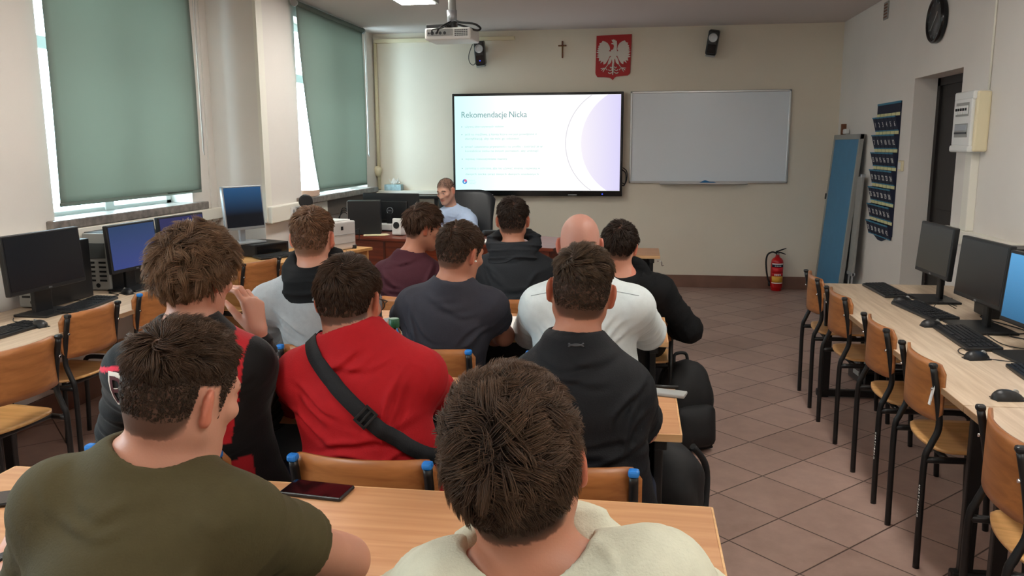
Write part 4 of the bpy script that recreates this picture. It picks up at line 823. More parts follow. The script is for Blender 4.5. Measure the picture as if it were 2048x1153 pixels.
# on the far sill
t = tag(MB().box((XB + 0.03, 7.30, 1.175), (0.13, 0.20, 0.055), None, (0, 0, 0.1), 0.004).build('cardboard_box', mat('carton_beige', rgb(206, 178, 158), 0.8)), 'flat beige box on the near end of the far sill', 'box')
t = thing('desk_lamp_head', 'round black and silver lamp head at the near end of the far sill', 'lamp', (XB + 0.085, 6.96, 1.14))
b = MB(); b.lathe([(0.02, 0.0), (0.05, 0.01), (0.062, 0.03), (0.062, 0.045), (0.05, 0.05)], 20, None, (0.045, -0.03, -0.015), Euler((math.radians(90), 0, math.radians(35))).to_matrix()); b.build('shade', 'black_plastic', t)
b = MB(); b.tube(smooth_path([(0.03, 0.0, -0.03), (0.0, 0.05, -0.05), (0.01, 0.12, -0.075)]), 0.008, 8); b.box((0.0, 0.10, -0.095), (0.04, 0.20, 0.02), None, None, 0.005); b.build('arm', 'grey_plastic', t)
for k, y in enumerate((7.75, 8.25)):
    tag(MB().box((XB + 0.02, y, 1.1475), (0.16, 0.30, 0.003), None, (0, 0, 0.1 * k)).build('paper_sheet', 'paper'), ('white paper lying in the middle of the far sill', 'white paper on the far sill nearer the front wall')[k], 'paper')
# office chair of the teacher
t = thing('office_chair', 'black leather office chair behind the teacher', 'office chair', (-1.70, 8.22, 0), math.radians(12))
def back(u, v):
    s = 2 * u - 1; e = max(0, abs(s) - 0.55) / 0.45; k = 0.10 * (1 - math.sqrt(max(0, 1 - e * e))); z = 0.52 + 0.02 * 0 + v * (0.61 - k); return (s * 0.265, 0.20 - 0.05 * s * s + 0.10 * v * v, z)
b = MB(); b.grid(back, 20, 14, None, -0.07); b.build('backrest', mat('leather', rgb(34, 38, 42), 0.4, bump=0.3, bscale=70), t)
b = MB(); b.box((0, -0.03, 0.46), (0.50, 0.48, 0.10), None, None, 0.04, 4); b.build('seat', 'leather', t)
for s in (-1, 1):
    b = MB(); b.tube(smooth_path([(s * 0.27, 0.15, 0.46), (s * 0.29, 0.12, 0.66), (s * 0.29, -0.18, 0.665)]), 0.022, 8); b.build('armrest', 'black_plastic', t)
b = MB(); b.cyl((0, 0, 0.08), (0, 0, 0.42), 0.028, 12)
for k in range(5): aa = k * 2 * math.pi / 5; b.tube([(0, 0, 0.10), (0.28 * math.cos(aa), 0.28 * math.sin(aa), 0.065)], [0.022, 0.014], 8); b.tube([(0.28 * math.cos(aa) - 0.012, 0.28 * math.sin(aa), 0.027), (0.28 * math.cos(aa) + 0.012, 0.28 * math.sin(aa), 0.027)], 0.026, 12)
b.build('star_base', 'black_plastic', t)

# ------------------------------------------------------------------ things on and by the student desks
def phone(label, q, deg, w=0.076, l=0.16, m='black_gloss'):
    t = thing('smartphone', label, 'phone', (q[0], q[1], 0.76), math.radians(deg)); b = MB(); b.box((0, 0, 0.0058), (w, l, 0.0095), None, None, 0.004, 3); b.build('body', m, t)
    b = MB(); b.box((0, 0, 0.0106), (w - 0.006, l - 0.008, 0.0008), None, None, 0.0003); b.build('screen', mat('phone_glass_%d' % len(MATS), rgb(10, 10, 12), 0.08, spec=0.8), t); return t
q = onz(634, 978, 0.77); phone('black phone in a case lying on the nearest desk before the wooden chair', q, 84, 0.082, 0.165, 'black_plastic')
q = onz(18, 994, 0.77); phone('dark phone at the left picture edge beside the olive t-shirt', q, -60, 0.085, 0.17)
q = onz(955, 1126, 0.77); phone('black phone half hidden beside the beige hoodie', (q.x + 0.03, q.y + 0.02), 80)
q = onz(1322, 786, 0.765); tag(MB().box((q.x, q.y, 0.7665), (0.17, 0.06, 0.012), 'grey_plastic', (0, 0, -0.25), 0.004).build('grey_case', 'grey_plastic'), 'flat grey case on the desk right of the black t-shirt', 'case')
q = onz(1328, 777, 0.77); tag(MB().tube([(q.x - 0.08, q.y + 0.035, 0.766), (q.x + 0.05, q.y + 0.03, 0.766)], 0.006, 8).build('pen', 'black_plastic'), 'black pen on the desk right of the black t-shirt', 'pen')
q = ony(788, 645, 2.68); t = thing('water_bottle', 'clear water bottle with a dark green cap beyond the red sweater', 'bottle', (q.x, 2.68, 0.76))
def bottle_mat():
    m = mat('clear_plastic', (0.95, 0.98, 0.97, 1), 0.08); p = m.node_tree.nodes['Principled BSDF']; p.inputs['Transmission Weight'].default_value = 1.0; p.inputs['IOR'].default_value = 1.15
bottle_mat(); zc = q.z - 0.76
b = MB(); b.lathe([(0.028, 0.001), (0.033, 0.008), (0.033, 0.10), (0.031, 0.11), (0.033, 0.12), (0.033, zc - 0.07), (0.026, zc - 0.035), (0.015, zc - 0.018), (0.014, zc - 0.01)], 24); b.build('body', 'clear_plastic', t)
b = MB(); b.lathe([(0.0175, zc - 0.018), (0.0185, zc - 0.015), (0.0185, zc + 0.012), (0.016, zc + 0.014)], 24); b.build('cap', mat('cap_green', rgb(14, 78, 46), 0.4), t)
b = MB(); b.lathe([(0.0335, 0.07), (0.0335, 0.15)], 24); b.build('label', 'white_print', t)
q = onz(1030, 646, 0.762); tag(MB().box((q.x - 0.03, q.y, 0.7615), (0.21, 0.29, 0.0016), None, (0, 0, 0.1)).build('paper_sheet', 'paper'), 'white sheet of paper between the dark grey t-shirt and the white sweater', 'paper')
def backpack(label, x, y, rz, h, w, d, tilt=0.0):
    t = thing('backpack', label, 'backpack', (x, y, 0), rz); T = Euler((tilt, 0, 0)).to_matrix().to_4x4(); b = MB(); b.M = T
    def sh(u, v):
        a = 2 * math.pi * u; z = h * v; e = (math.sin(math.pi * min(1, 0.5 + 0.5 * ((1 - v) / 0.32))) if v > 0.68 else 1.0); e = math.sqrt(max(0.0, 1 - ((v - 0.62) / 0.38) ** 2)) if v > 0.62 else 0.9 + 0.1 * v / 0.62
        ca, sa = math.cos(a), math.sin(a); r = 1 / (abs(ca) ** 3 + abs(sa) ** 3) ** (1 / 3); wr = 1 + 0.035 * math.sin(5 * a + 9 * v) + 0.03 * math.sin(17 * v + 2 * a)
        return (w / 2 * ca * r * e * wr, d / 2 * sa * r * e * wr, z + 0.01)
    b.grid(sh, 36, 24, None); b.span((-w * 0.42, -d * 0.4, 0.002), (w * 0.42, d * 0.4, 0.02), None, 0.008); b.build('bag', mat('bag_black', rgb(24, 25, 27), 0.75, noise=0.2, nscale=25, bump=0.5, bscale=14) if 'bag_black' not in MATS else 'bag_black', t)
    b = MB(); b.M = T
    def pk(u, v):
        s = 2 * u - 1; q_ = 2 * v - 1; bul = (1 - s ** 4) * (1 - q_ ** 4); return (s * w * 0.36, -d / 2 * (0.96 + 0.42 * bul), h * (0.08 + 0.42 * v))
    b.grid(pk, 14, 12, None, -0.02); b.build('front_pocket', 'bag_black', t)
    for s in (-1, 1):
        b = MB(); b.M = T; b.tube(smooth_path([(s * w * 0.25, d * 0.42, h * 0.93), (s * w * 0.33, d * 0.75, h * 0.7), (s * w * 0.36, d * 0.7, h * 0.35), (s * w * 0.4, d * 0.42, h * 0.1)]), 0.014, 8); b.build('shoulder_strap', 'bag_black', t)
    b = MB(); b.M = T; b.tube(smooth_path([(-0.04, d * 0.3, h * 0.96), (-0.03, d * 0.33, h * 1.06), (0.03, d * 0.33, h * 1.06), (0.04, d * 0.3, h * 0.96)]), 0.009, 8); b.build('carry_handle', 'bag_black', t)
    b = MB(); b.M = T; b.tube([(w * 0.10 * math.cos(k) , -d / 2 * 0.93, h * 0.62 + 0.0 * k) for k in np.linspace(-1.5, 1.5, 8)], 0.004, 6); b.build('zipper', 'board_grey', t); return t
backpack('black backpack standing on the floor in the aisle beside the third desk', 0.30, 4.28, math.radians(24), 0.47, 0.27, 0.19, math.radians(-6))
backpack('black backpack slumped on the floor behind the desk of the black t-shirt', 0.13, 3.16, math.radians(-30), 0.44, 0.32, 0.22)
q = onz(1720, 768, 0.0); t = thing('storage_case', 'glossy black case on the floor under the right computer desk', 'case', (q.x + 0.12, q.y + 0.05, 0), math.radians(6))
MB().span((-0.14, -0.16, 0.002), (0.14, 0.16, 0.13), None, 0.012).build('case_body', 'black_gloss', t)
b = MB(); b.span((-0.145, -0.165, 0.10), (0.145, 0.165, 0.118), None, 0.004); b.build('lid_rim', 'black_plastic', t)
b = MB(); b.box((-0.142, 0, 0.07), (0.006, 0.10, 0.03), None, None, 0.002); b.build('latch', 'grey_plastic', t)
# ------------------------------------------------------------------ people: distance-field bodies and clothes
def V3(*a): return np.array(a, dtype=np.float64)
def nrm(v): v = np.asarray(v, float); return v / (np.linalg.norm(v) + 1e-12)
def smin(a, b, k):
    if k <= 0: return np.minimum(a, b)
    h = np.maximum(k - np.abs(a - b), 0) / k; return np.minimum(a, b) - h * h * k * 0.25
def smax(a, b, k): return -smin(-a, -b, k)
def f_cap(a, b, r1, r2):
    a = np.asarray(a, float); b = np.asarray(b, float); ba = b - a; L2 = max(float(ba @ ba), 1e-12)
    def f(X, Y, Z):
        px, py, pz = X - a[0], Y - a[1], Z - a[2]; t = np.clip((px * ba[0] + py * ba[1] + pz * ba[2]) / L2, 0, 1)
        return np.sqrt((px - t * ba[0]) ** 2 + (py - t * ba[1]) ** 2 + (pz - t * ba[2]) ** 2) - (r1 + (r2 - r1) * t)
    m = max(r1, r2); return f, np.minimum(a, b) - m, np.maximum(a, b) + m
def f_ell(c, r, B=None):
    """ellipsoid; rows of B are its axes"""
    c = np.asarray(c, float); r = np.asarray(r, float)
    def f(X, Y, Z):
        px, py, pz = X - c[0], Y - c[1], Z - c[2]
        if B is not None: px, py, pz = [B[i][0] * px + B[i][1] * py + B[i][2] * pz for i in range(3)]
        qx, qy, qz = px / r[0], py / r[1], pz / r[2]; k0 = np.sqrt(qx * qx + qy * qy + qz * qz); k1 = np.sqrt((qx / r[0]) ** 2 + (qy / r[1]) ** 2 + (qz / r[2]) ** 2) + 1e-9
        return k0 * (k0 - 1) / k1
    m = max(r) if B is not None else r; return f, c - m, c + m
class Vol:
    def __init__(s, lo, hi, vox):
        s.vox = vox; s.lo = np.asarray(lo, float); n = np.ceil((np.asarray(hi) - s.lo) / vox).astype(int) + 1
        s.ax = [s.lo[i] + vox * np.arange(n[i]) for i in range(3)]; s.d = np.full(n, 0.15, np.float32)
    def sub(s, lo, hi):
        sl = []
        for i in range(3):
            a = max(0, int(np.floor((lo[i] - s.lo[i]) / s.vox))); b = min(len(s.ax[i]), int(np.ceil((hi[i] - s.lo[i]) / s.vox)) + 1)
            if b <= a: return None
            sl.append(slice(a, b))
        return tuple(sl)
    def xyz(s, sl): return s.ax[0][sl[0]][:, None, None], s.ax[1][sl[1]][None, :, None], s.ax[2][sl[2]][None, None, :]
    def add(s, prim, k=0.0, grow=0.0, op='u', pad=None):
        f, lo, hi = prim; m = (k + 0.03 + grow) if pad is None else pad; sl = s.sub(lo - m, hi + m)
        if sl is None: return s
        v = f(*s.xyz(sl)) - grow; o = s.d[sl]
        s.d[sl] = (smin(o, v, k) if op == 'u' else smax(o, -v, k)).astype(np.float32); return s
    def mesh(s, name, m, parent, base, color=None, adapt=0.0):
        g = openvdb.FloatGrid(0.15); d = s.d.copy()
        for i in range(3):
            ix = [slice(None)] * 3; ix[i] = 0; d[tuple(ix)] = np.maximum(d[tuple(ix)], 0.001); ix[i] = -1; d[tuple(ix)] = np.maximum(d[tuple(ix)], 0.001)
        g.copyFromArray(np.ascontiguousarray(d)); pts, tri, quad = g.convertToPolygons(0.0, adapt)
        P = pts.astype(np.float64) * s.vox + s.lo
        return np_mesh(name, P, quad, tri, m, parent, base, color)
def np_mesh(name, P, quad, tri, m, parent, base, color=None, smooth=True):
    quad = np.asarray(quad, np.int64).reshape(-1, 4); tri = np.asarray(tri, np.int64).reshape(-1, 3)
    T = np.concatenate([quad[:, [0, 1, 2]], quad[:, [0, 2, 3]], tri]); a, b, c = P[T[:, 0]], P[T[:, 1]], P[T[:, 2]]
    if np.sum(np.einsum('ij,ij->i', a - P.mean(0), np.cross(b - P.mean(0), c - P.mean(0)))) < 0: quad = quad[:, ::-1]; tri = tri[:, ::-1]
    me = bpy.data.meshes.new(name); n = len(P); me.vertices.add(n); me.vertices.foreach_set('co', (P - np.asarray(base)).astype(np.float32).ravel())
    li = np.concatenate([quad.ravel(), tri.ravel()]); me.loops.add(len(li)); me.loops.foreach_set('vertex_index', li.astype(np.int32))
    nq, nt = len(quad), len(tri); me.polygons.add(nq + nt); me.polygons.foreach_set('loop_start', np.concatenate([np.arange(nq) * 4, nq * 4 + np.arange(nt) * 3]).astype(np.int32))
    me.polygons.foreach_set('use_smooth', np.full(nq + nt, smooth)); me.update(calc_edges=True)
    if color is not None:
        C_ = color(P) if callable(color) else color; ca = me.color_attributes.new('Col', 'FLOAT_COLOR', 'POINT'); ca.data.foreach_set('color', np.concatenate([C_, np.ones((n, 1))], 1).astype(np.float32).ravel())
    me.materials.append(MATS[m] if isinstance(m, str) else m); me.validate(); o = bpy.data.objects.new(name, me); COL.objects.link(o)
    if parent is not None: o.parent = parent
    return o
# ---- the head, in its own frame: x right, y forward, z up, origin between the ears
def _B(rx=0, ry=0, rz=0): return np.array(Euler((rx, ry, rz)).to_matrix().transposed())
HEAD = []
def _h(prim, k=0.02, op='u'): HEAD.append((prim[0], k, op))
_h(f_ell((0, -0.012, 0.032), (0.077, 0.099, 0.090)), 0)
_h(f_ell((0, 0.028, -0.03), (0.063, 0.068, 0.088)), 0.03)
_h(f_ell((0, -0.045, -0.012), (0.064, 0.052, 0.062)), 0.03)
for s_ in (-1, 1):
    _h(f_cap((s_ * 0.052, 0.0, -0.055), (s_ * 0.018, 0.07, -0.098), 0.016, 0.017), 0.04)
    _h(f_ell((s_ * 0.046, 0.064, -0.018), (0.02, 0.022, 0.016)), 0.02)
    _h(f_cap((s_ * 0.012, 0.088, 0.026), (s_ * 0.044, 0.074, 0.026), 0.010, 0.009), 0.014)
    _h(f_ell((s_ * 0.032, 0.101, 0.004), (0.019, 0.014, 0.012)), 0.012, 's')
    _h(f_ell((s_ * 0.0315, 0.079, 0.003), (0.0135, 0.0135, 0.0125)), 0.004)
    e = _B(0.12, 0, s_ * -0.55)
    _h(f_ell((s_ * 0.083, -0.012, -0.004), (0.0085, 0.019, 0.033), _B(0.12, 0, s_ * 0.62)), 0.006)
    _h(f_ell((s_ * 0.082, -0.008, -0.028), (0.008, 0.012, 0.012), _B(0.1, 0, s_ * 0.5)), 0.008)
    _h(f_ell((s_ * 0.093, 0.0, 0.0), (0.008, 0.011, 0.019), _B(0.12, 0, s_ * 0.62)), 0.006, 's')
_h(f_cap((0, 0.09, 0.008), (0, 0.112, -0.03), 0.0085, 0.0125), 0.014)
for s_ in (-1, 1): _h(f_ell((s_ * 0.012, 0.1, -0.034), (0.009, 0.011, 0.008)), 0.008)
_h(f_ell((0, 0.085, -0.062), (0.026, 0.014, 0.016)), 0.016)
_h(f_cap((-0.018, 0.091, -0.0575), (0.018, 0.091, -0.0575), 0.0045, 0.0045), 0.006); _h(f_cap((-0.015, 0.0905, -0.068), (0.015, 0.0905, -0.068), 0.0055, 0.0055), 0.006)
_h(f_cap((-0.02, 0.099, -0.0625), (0.02, 0.099, -0.0625), 0.0018, 0.0018), 0.003, 's')
_h(f_ell((0, 0.078, -0.1), (0.02, 0.016, 0.015)), 0.02)
def head_sdf(X, Y, Z):
    d = None
    for f, k, op in HEAD:
        v = f(X, Y, Z); d = v if d is None else (smin(d, v, k) if op == 'u' else smax(d, -v, k))
    return d
def skull_sdf(X, Y, Z):          # without ears and features: what hair grows on
    d = None
    for f, k, op in HEAD[:3]:
        v = f(X, Y, Z); d = v if d is None else smin(d, v, k)
    return d
HL_Y = [-0.13, -0.09, -0.055, -0.035, -0.02, 0.0, 0.016, 0.028, 0.034, 0.055, 0.075, 0.12]
HL_Z = [-0.078, -0.076, -0.066, -0.035, 0.0, 0.026, 0.03, -0.005, 0.03, 0.055, 0.072, 0.08]
def hairline(p): return np.interp(p[..., 1], HL_Y, HL_Z)
def sstep(a, b, x): t = np.clip((x - a) / (b - a), 0, 1); return t * t * (3 - 2 * t)
class Head:
    def __init__(s, c, yaw, pitch, roll, sc=1.0):
        s.c = np.asarray(c, float); s.sc = sc
        s.R = np.array((Euler((0, 0, math.radians(yaw))).to_matrix() @ Euler((math.radians(-pitch), 0, 0)).to_matrix() @ Euler((0, math.radians(roll), 0)).to_matrix()))
    def loc(s, P): return ((np.asarray(P) - s.c) @ s.R) / s.sc
    def wld(s, p): return s.c + s.sc * (np.asarray(p) @ s.R.T)
    def prim(s):
        R, c, sc = s.R, s.c, s.sc
        def f(X, Y, Z):
            px, py, pz = (X - c[0]) / sc, (Y - c[1]) / sc, (Z - c[2]) / sc
            return sc * head_sdf(R[0, 0] * px + R[1, 0] * py + R[2, 0] * pz, R[0, 1] * px + R[1, 1] * py + R[2, 1] * pz, R[0, 2] * px + R[1, 2] * py + R[2, 2] * pz)
        return f, c - 0.15, c + 0.15
attr_mat('skin', 0.5, 0.35, bump=0.06, bscale=260, sss=0.12)
def hair_mat():
    m = attr_mat('hair', 0.5, 0.22); m.node_tree.nodes['Principled BSDF'].inputs['Anisotropic'].default_value = 0.4
hair_mat()
def grow_hair(name, hd, parent, base, st, seed):
    """individual tapering locks rooted on the scalp, combed away from the whorl, gathered in tufts"""
    rng = np.random.default_rng(seed); N = st['n']; K = st.get('k', 6); cen = V3(0, -0.012, 0.03)
    d = rng.normal(size=(N * 6, 3)); d /= np.linalg.norm(d, axis=1, keepdims=True); d = d[d[:, 2] > -0.88]
    t = np.full(len(d), 0.09)
    for _ in range(10): p = cen + d * t[:, None]; t = t - skull_sdf(p[:, 0], p[:, 1], p[:, 2])
    p = cen + d * t[:, None]; hl = hairline(p); jit = rng.normal(0, 0.008, len(p)); ok = p[:, 2] > hl + st.get('cut', 0.0) + jit
    zone = np.abs(p[:, 0]) > 0.062                                  # keep the ears free
    ok &= ~(zone & (p[:, 1] > -0.034) & (p[:, 1] < 0.014) & (p[:, 2] < st.get('ear', 0.034))); p = p[ok][:N]; N = len(p)
    W = np.array(st.get('whorl', (0.012, -0.078, 0.088)))
    def normal(q):
        e = 0.002; g = np.stack([skull_sdf(q[:, 0] + e * (i == 0), q[:, 1] + e * (i == 1), q[:, 2] + e * (i == 2)) for i in range(3)], 1) - skull_sdf(q[:, 0], q[:, 1], q[:, 2])[:, None]; return g / (np.linalg.norm(g, axis=1, keepdims=True) + 1e-9)
    def flow(q, n):
        a = q - W; dist = np.linalg.norm(a, axis=1, keepdims=True); a = a / (dist + 1e-6)
        sw = np.cross(n, a) * st.get('swirl', 0.9) * np.exp(-dist / 0.05)
        f = a + sw + np.array(st.get('comb', (0, 0.0, -0.1)))
        f = f + np.array([0, 0, -1.0]) * (st.get('grav', 0.5) * sstep(0.07, -0.03, q[:, 2]))[:, None]
        f = f - n * np.sum(f * n, 1, keepdims=True); return f / (np.linalg.norm(f, axis=1, keepdims=True) + 1e-6)
    top = sstep(st.get('fade', (0.0, 0.06))[0], st.get('fade', (0.0, 0.06))[1], p[:, 2] - 0.25 * (p[:, 1] + 0.02)); Ln = (st['side'] + (st['top'] - st['side']) * top) * rng.uniform(0.75, 1.2, N)
    low = sstep(0.0, 0.05, p[:, 2] - hairline(p)); Ln = Ln * (0.22 + 0.78 * low)
    lift = (st.get('lift_s', 0.10) + (st.get('lift', 0.35) - st.get('lift_s', 0.10)) * top)
    # tufts
    C = st.get('clumps', 260); cp = p[rng.integers(0, N, C)]; ci = np.argmin(((p[:, None, :] - cp[None]) ** 2).sum(2), 1) if N * C < 4e6 else np.concatenate([np.argmin(((q[:, None, :] - cp[None]) ** 2).sum(2), 1) for q in np.array_split(p, 8)])
    wob = rng.normal(0, st.get('mess', 0.25), (C, 3)); lf = rng.uniform(0.7, 1.35, C); wi = rng.normal(0, st.get('mess', 0.25) * 0.35, (N, 3)); Ln = Ln * lf[ci] ** st.get('lenvar', 0.6)
    path = [p - 0.0]; q = p.copy(); n = normal(q); dirv = None; step = (Ln / (K - 1))[:, None]
    h_t = st.get('vol', 0.004) + (st.get('vol_top', 0.01) - st.get('vol', 0.004)) * top
    for i in range(1, K):
        n = normal(q); f = flow(q, n) + wob[ci] + wi; f = f - n * np.sum(f * n, 1, keepdims=True); f /= np.linalg.norm(f, axis=1, keepdims=True) + 1e-6
        up = (lift * (1.0 - st.get('bend', 0.75) * i / K))[:, None]; v = f + n * up
        if dirv is not None: v = 0.55 * dirv + 0.45 * v
        v /= np.linalg.norm(v, axis=1, keepdims=True) + 1e-6; dirv = v; q = q + v * step
        dd = skull_sdf(q[:, 0], q[:, 1], q[:, 2]); tgt = 0.0015 + h_t * (i / K) ** 0.7 * lf[ci]; push = np.maximum(tgt - dd, 0)[:, None]; q = q + normal(q) * push; path.append(q.copy())
    S = np.stack(path, 1)                                           # N,K,3
    # draw tips together within a tuft
    tip = np.zeros((C, K, 3)); cnt = np.bincount(ci, minlength=C)[:, None, None] + 1e-6
    for j in range(3):
        for i in range(K): tip[:, i, j] = np.bincount(ci, S[:, i, j], minlength=C)
    tip /= cnt; g = (st.get('gather', 0.45) * (np.arange(K) / (K - 1)) ** 1.5)[None, :, None]; S = S * (1 - g) + tip[ci] * g
    tg = np.gradient(S, axis=1); tg /= np.linalg.norm(tg, axis=2, keepdims=True) + 1e-9
    nn = normal(S.reshape(-1, 3)).reshape(S.shape); x = np.cross(tg, nn); x /= np.linalg.norm(x, axis=2, keepdims=True) + 1e-9; y = np.cross(x, tg)
    w = st.get('w', 0.0011) * rng.uniform(0.7, 1.3, N)[:, None, None] * np.clip(1.1 - (np.arange(K) / (K - 1)) ** 2.2, 0.12, 1)[None, :, None]
    R3 = np.stack([S + (x * math.cos(a) * 1.35 + y * math.sin(a) * 0.7) * w for a in (math.pi / 2, math.pi * 7 / 6, math.pi * 11 / 6)], 2)   # N,K,3,3
    P = hd.wld(R3.reshape(-1, 3)); idx = np.arange(N * K * 3).reshape(N, K, 3); quads = []
    for a in range(3):
        b = (a + 1) % 3; quads.append(np.stack([idx[:, :-1, a], idx[:, :-1, b], idx[:, 1:, b], idx[:, 1:, a]], -1).reshape(-1, 4))
    tri = idx[:, -1, :]
    c = np.array(st['color'][:3]); tone = np.clip(rng.normal(1, 0.22, N), 0.5, 1.7)[:, None] * np.clip(rng.normal(1, 0.16, C), 0.6, 1.5)[ci][:, None]
    colv = np.repeat(c[None] * tone, K * 3, 0)
    if 'tips' in st:
        tt = np.tile(np.repeat((np.arange(K) / (K - 1)) ** 2, 3), N)[:, None] * 0.6 * np.repeat(top, K * 3)[:, None]; colv = colv * (1 - tt) + np.array(st['tips'][:3]) * tt
    return np_mesh(name, P, np.concatenate(quads), tri, 'hair', parent, base, colv)

# ---- hands
def hand_prims(W, d, n, right=True, curl=(0.35, 0.45, 0.3), spread=0.05, thumb=(0.55, 0.75, 0.25), sc=1.0, fing=None):
    d = nrm(d); n = np.asarray(n, float); n = nrm(n - d * (n @ d)); t = np.cross(d, n) if right else np.cross(n, d); out = []
    lat = (0.027, 0.009, -0.0095, -0.026); kn = (0.088, 0.093, 0.088, 0.078); seg = ((0.042, 0.027, 0.021), (0.047, 0.030, 0.023), (0.043, 0.028, 0.022), (0.034, 0.021, 0.019))
    W = np.asarray(W, float)
    for i in range(4):
        K_ = W + sc * (d * kn[i] + t * lat[i] - n * 0.002); out.append((f_cap(W + sc * (d * 0.012 + t * lat[i] * 0.55), K_, 0.0145 * sc, 0.0115 * sc), 0.014))
        a = 0.0; q = K_; cu = fing[i] if fing else [c * (1 + 0.12 * (i - 1)) for c in curl]
        for j in range(3):
            a += cu[j]; dd = nrm(math.cos(a) * d + math.sin(a) * n + t * spread * (1.5 - i)); e = q + dd * seg[i][j] * sc; r = (0.0090, 0.0082, 0.0074, 0.0063); k = 0.92 if i == 3 else 1.0
            out.append((f_cap(q, e, r[j] * sc * k, r[j + 1] * sc * k), 0.003)); q = e
    b0 = W + sc * (d * 0.022 + t * 0.022 + n * 0.006); dd = nrm(d * thumb[0] + t * thumb[1] + n * thumb[2]); b1 = b0 + dd * 0.042 * sc; out.append((f_cap(b0, b1, 0.0155 * sc, 0.0115 * sc), 0.012))
    dd = nrm(dd + d * 0.45 + n * 0.1); b2 = b1 + dd * 0.031 * sc; out.append((f_cap(b1, b2, 0.0108 * sc, 0.0095 * sc), 0.004)); dd = nrm(dd + d * 0.2 + n * 0.25); out.append((f_cap(b2, b2 + dd * 0.025 * sc, 0.0094 * sc, 0.007 * sc), 0.004))
    return out

# ---- torso: an ellipse swept from pelvis to neck
ST_T = [-0.2, 0.0, 0.22, 0.45, 0.68, 0.82, 0.92, 1.0, 1.06]
ST_A = [0.165, 0.17, 0.155, 0.158, 0.172, 0.16, 0.118, 0.066, 0.05]
ST_B = [0.115, 0.13, 0.115, 0.115, 0.122, 0.11, 0.088, 0.064, 0.05]
def f_torso(P, N, r, bow=0.03, aw=1.0, bw=1.0, grow=0.0, loose=0.0):
    P = np.asarray(P, float); N = np.asarray(N, float); u = N - P; L = np.linalg.norm(u); u = u / L; r = nrm(r - u * (r @ u)); f = np.cross(u, r)
    ta = np.linspace(-0.2, 1.06, 64)
    def sm(v):
        w = np.interp(ta, ST_T, v); k = np.ones(7) / 7; return np.convolve(np.pad(w, 3, mode='edge'), k, 'valid')
    lo_ = loose * sstep(0.75, 0.2, ta); A_ = sm(ST_A) * aw + grow + lo_; B_ = sm(ST_B) * bw + grow + lo_
    def F(X, Y, Z):
        px, py, pz = X - P[0], Y - P[1], Z - P[2]; t = (px * u[0] + py * u[1] + pz * u[2]) / L; tc = np.clip(t, -0.2, 1.06)
        o = -bow * 4 * np.clip(tc, 0, 1) * (1 - np.clip(tc, 0, 1)); x = px * r[0] + py * r[1] + pz * r[2]; y = px * f[0] + py * f[1] + pz * f[2] - o
        a = np.interp(tc, ta, A_); b = np.interp(tc, ta, B_); n_ = np.sqrt((x / a) ** 2 + (y / b) ** 2); g = np.sqrt((x / a ** 2) ** 2 + (y / b ** 2) ** 2) + 1e-9
        d = n_ * (n_ - 1) / g; e = np.abs(t - tc) * L; return np.where(e > 0, np.sqrt(np.maximum(d, 0) ** 2 + e * e), d)
    lo = np.minimum(P, N) - 0.26; hi = np.maximum(P, N) + 0.24; return F, lo, hi
def folds(seed, amp, P, u, f, r, low=1.0, pit=1.0):
    """height of cloth creases: bunched folds across the lower back, pulls from the arm pits, a broad drape"""
    rg = np.random.default_rng(seed); ph = rg.uniform(0, 6.28, 8); fr = rg.uniform(0.8, 1.25, 8); F_ = []
    for i in range(9):
        sd = rg.choice([-1, 1]); F_.append((sd * rg.uniform(0.0, 0.10), 0.20 + 0.045 * i + rg.uniform(-0.02, 0.02), rg.uniform(0.07, 0.15), sd * rg.uniform(-0.05, 0.35), rg.uniform(-2.0, 2.0), rg.uniform(0.008, 0.013), low * rg.uniform(0.5, 1.1) * (1.25 - 0.11 * i)))
    for i in range(8):
        sd = (-1, 1)[i % 2]; F_.append((sd * rg.uniform(0.09, 0.15), rg.uniform(0.56, 0.78), rg.uniform(0.05, 0.09), sd * rg.uniform(0.5, 1.3), rg.uniform(-3, 3), rg.uniform(0.008, 0.012), pit * rg.uniform(0.5, 1.0)))
    for i in range(4): F_.append((rg.uniform(-0.05, 0.05), rg.uniform(0.86, 0.95), rg.uniform(0.06, 0.11), rg.uniform(-0.3, 0.3), rg.uniform(2, 5), 0.010, rg.uniform(0.3, 0.6)))
    def F(X, Y, Z, L):
        px, py, pz = X - P[0], Y - P[1], Z - P[2]; z = px * u[0] + py * u[1] + pz * u[2]; x = px * r[0] + py * r[1] + pz * r[2]; t = z / L
        h = 0.35 * np.sin(7 * x * fr[0] + 4 * t + ph[0]) * np.sin(5.5 * t * fr[1] + 3 * x + ph[1]) + 0.12 * np.sin(31 * x + 17 * t + ph[2]) * np.sin(19 * t - 11 * x + ph[3])
        for x0, t0, ln, an, cu, w, k in F_:
            c, s_ = math.cos(an), math.sin(an); dx, dz = x - x0, z - t0 * L; a_ = dx * c + dz * s_; d = -dx * s_ + dz * c - cu * a_ * a_ + 0.004 * np.sin(40 * a_ + t0 * 50)
            e = np.exp(-(a_ / ln) ** 4); q = d / w; h = h + k * e * (np.exp(-q * q) - 0.75 * np.exp(-(q + 1.5) ** 2))
        return amp * h
    return F
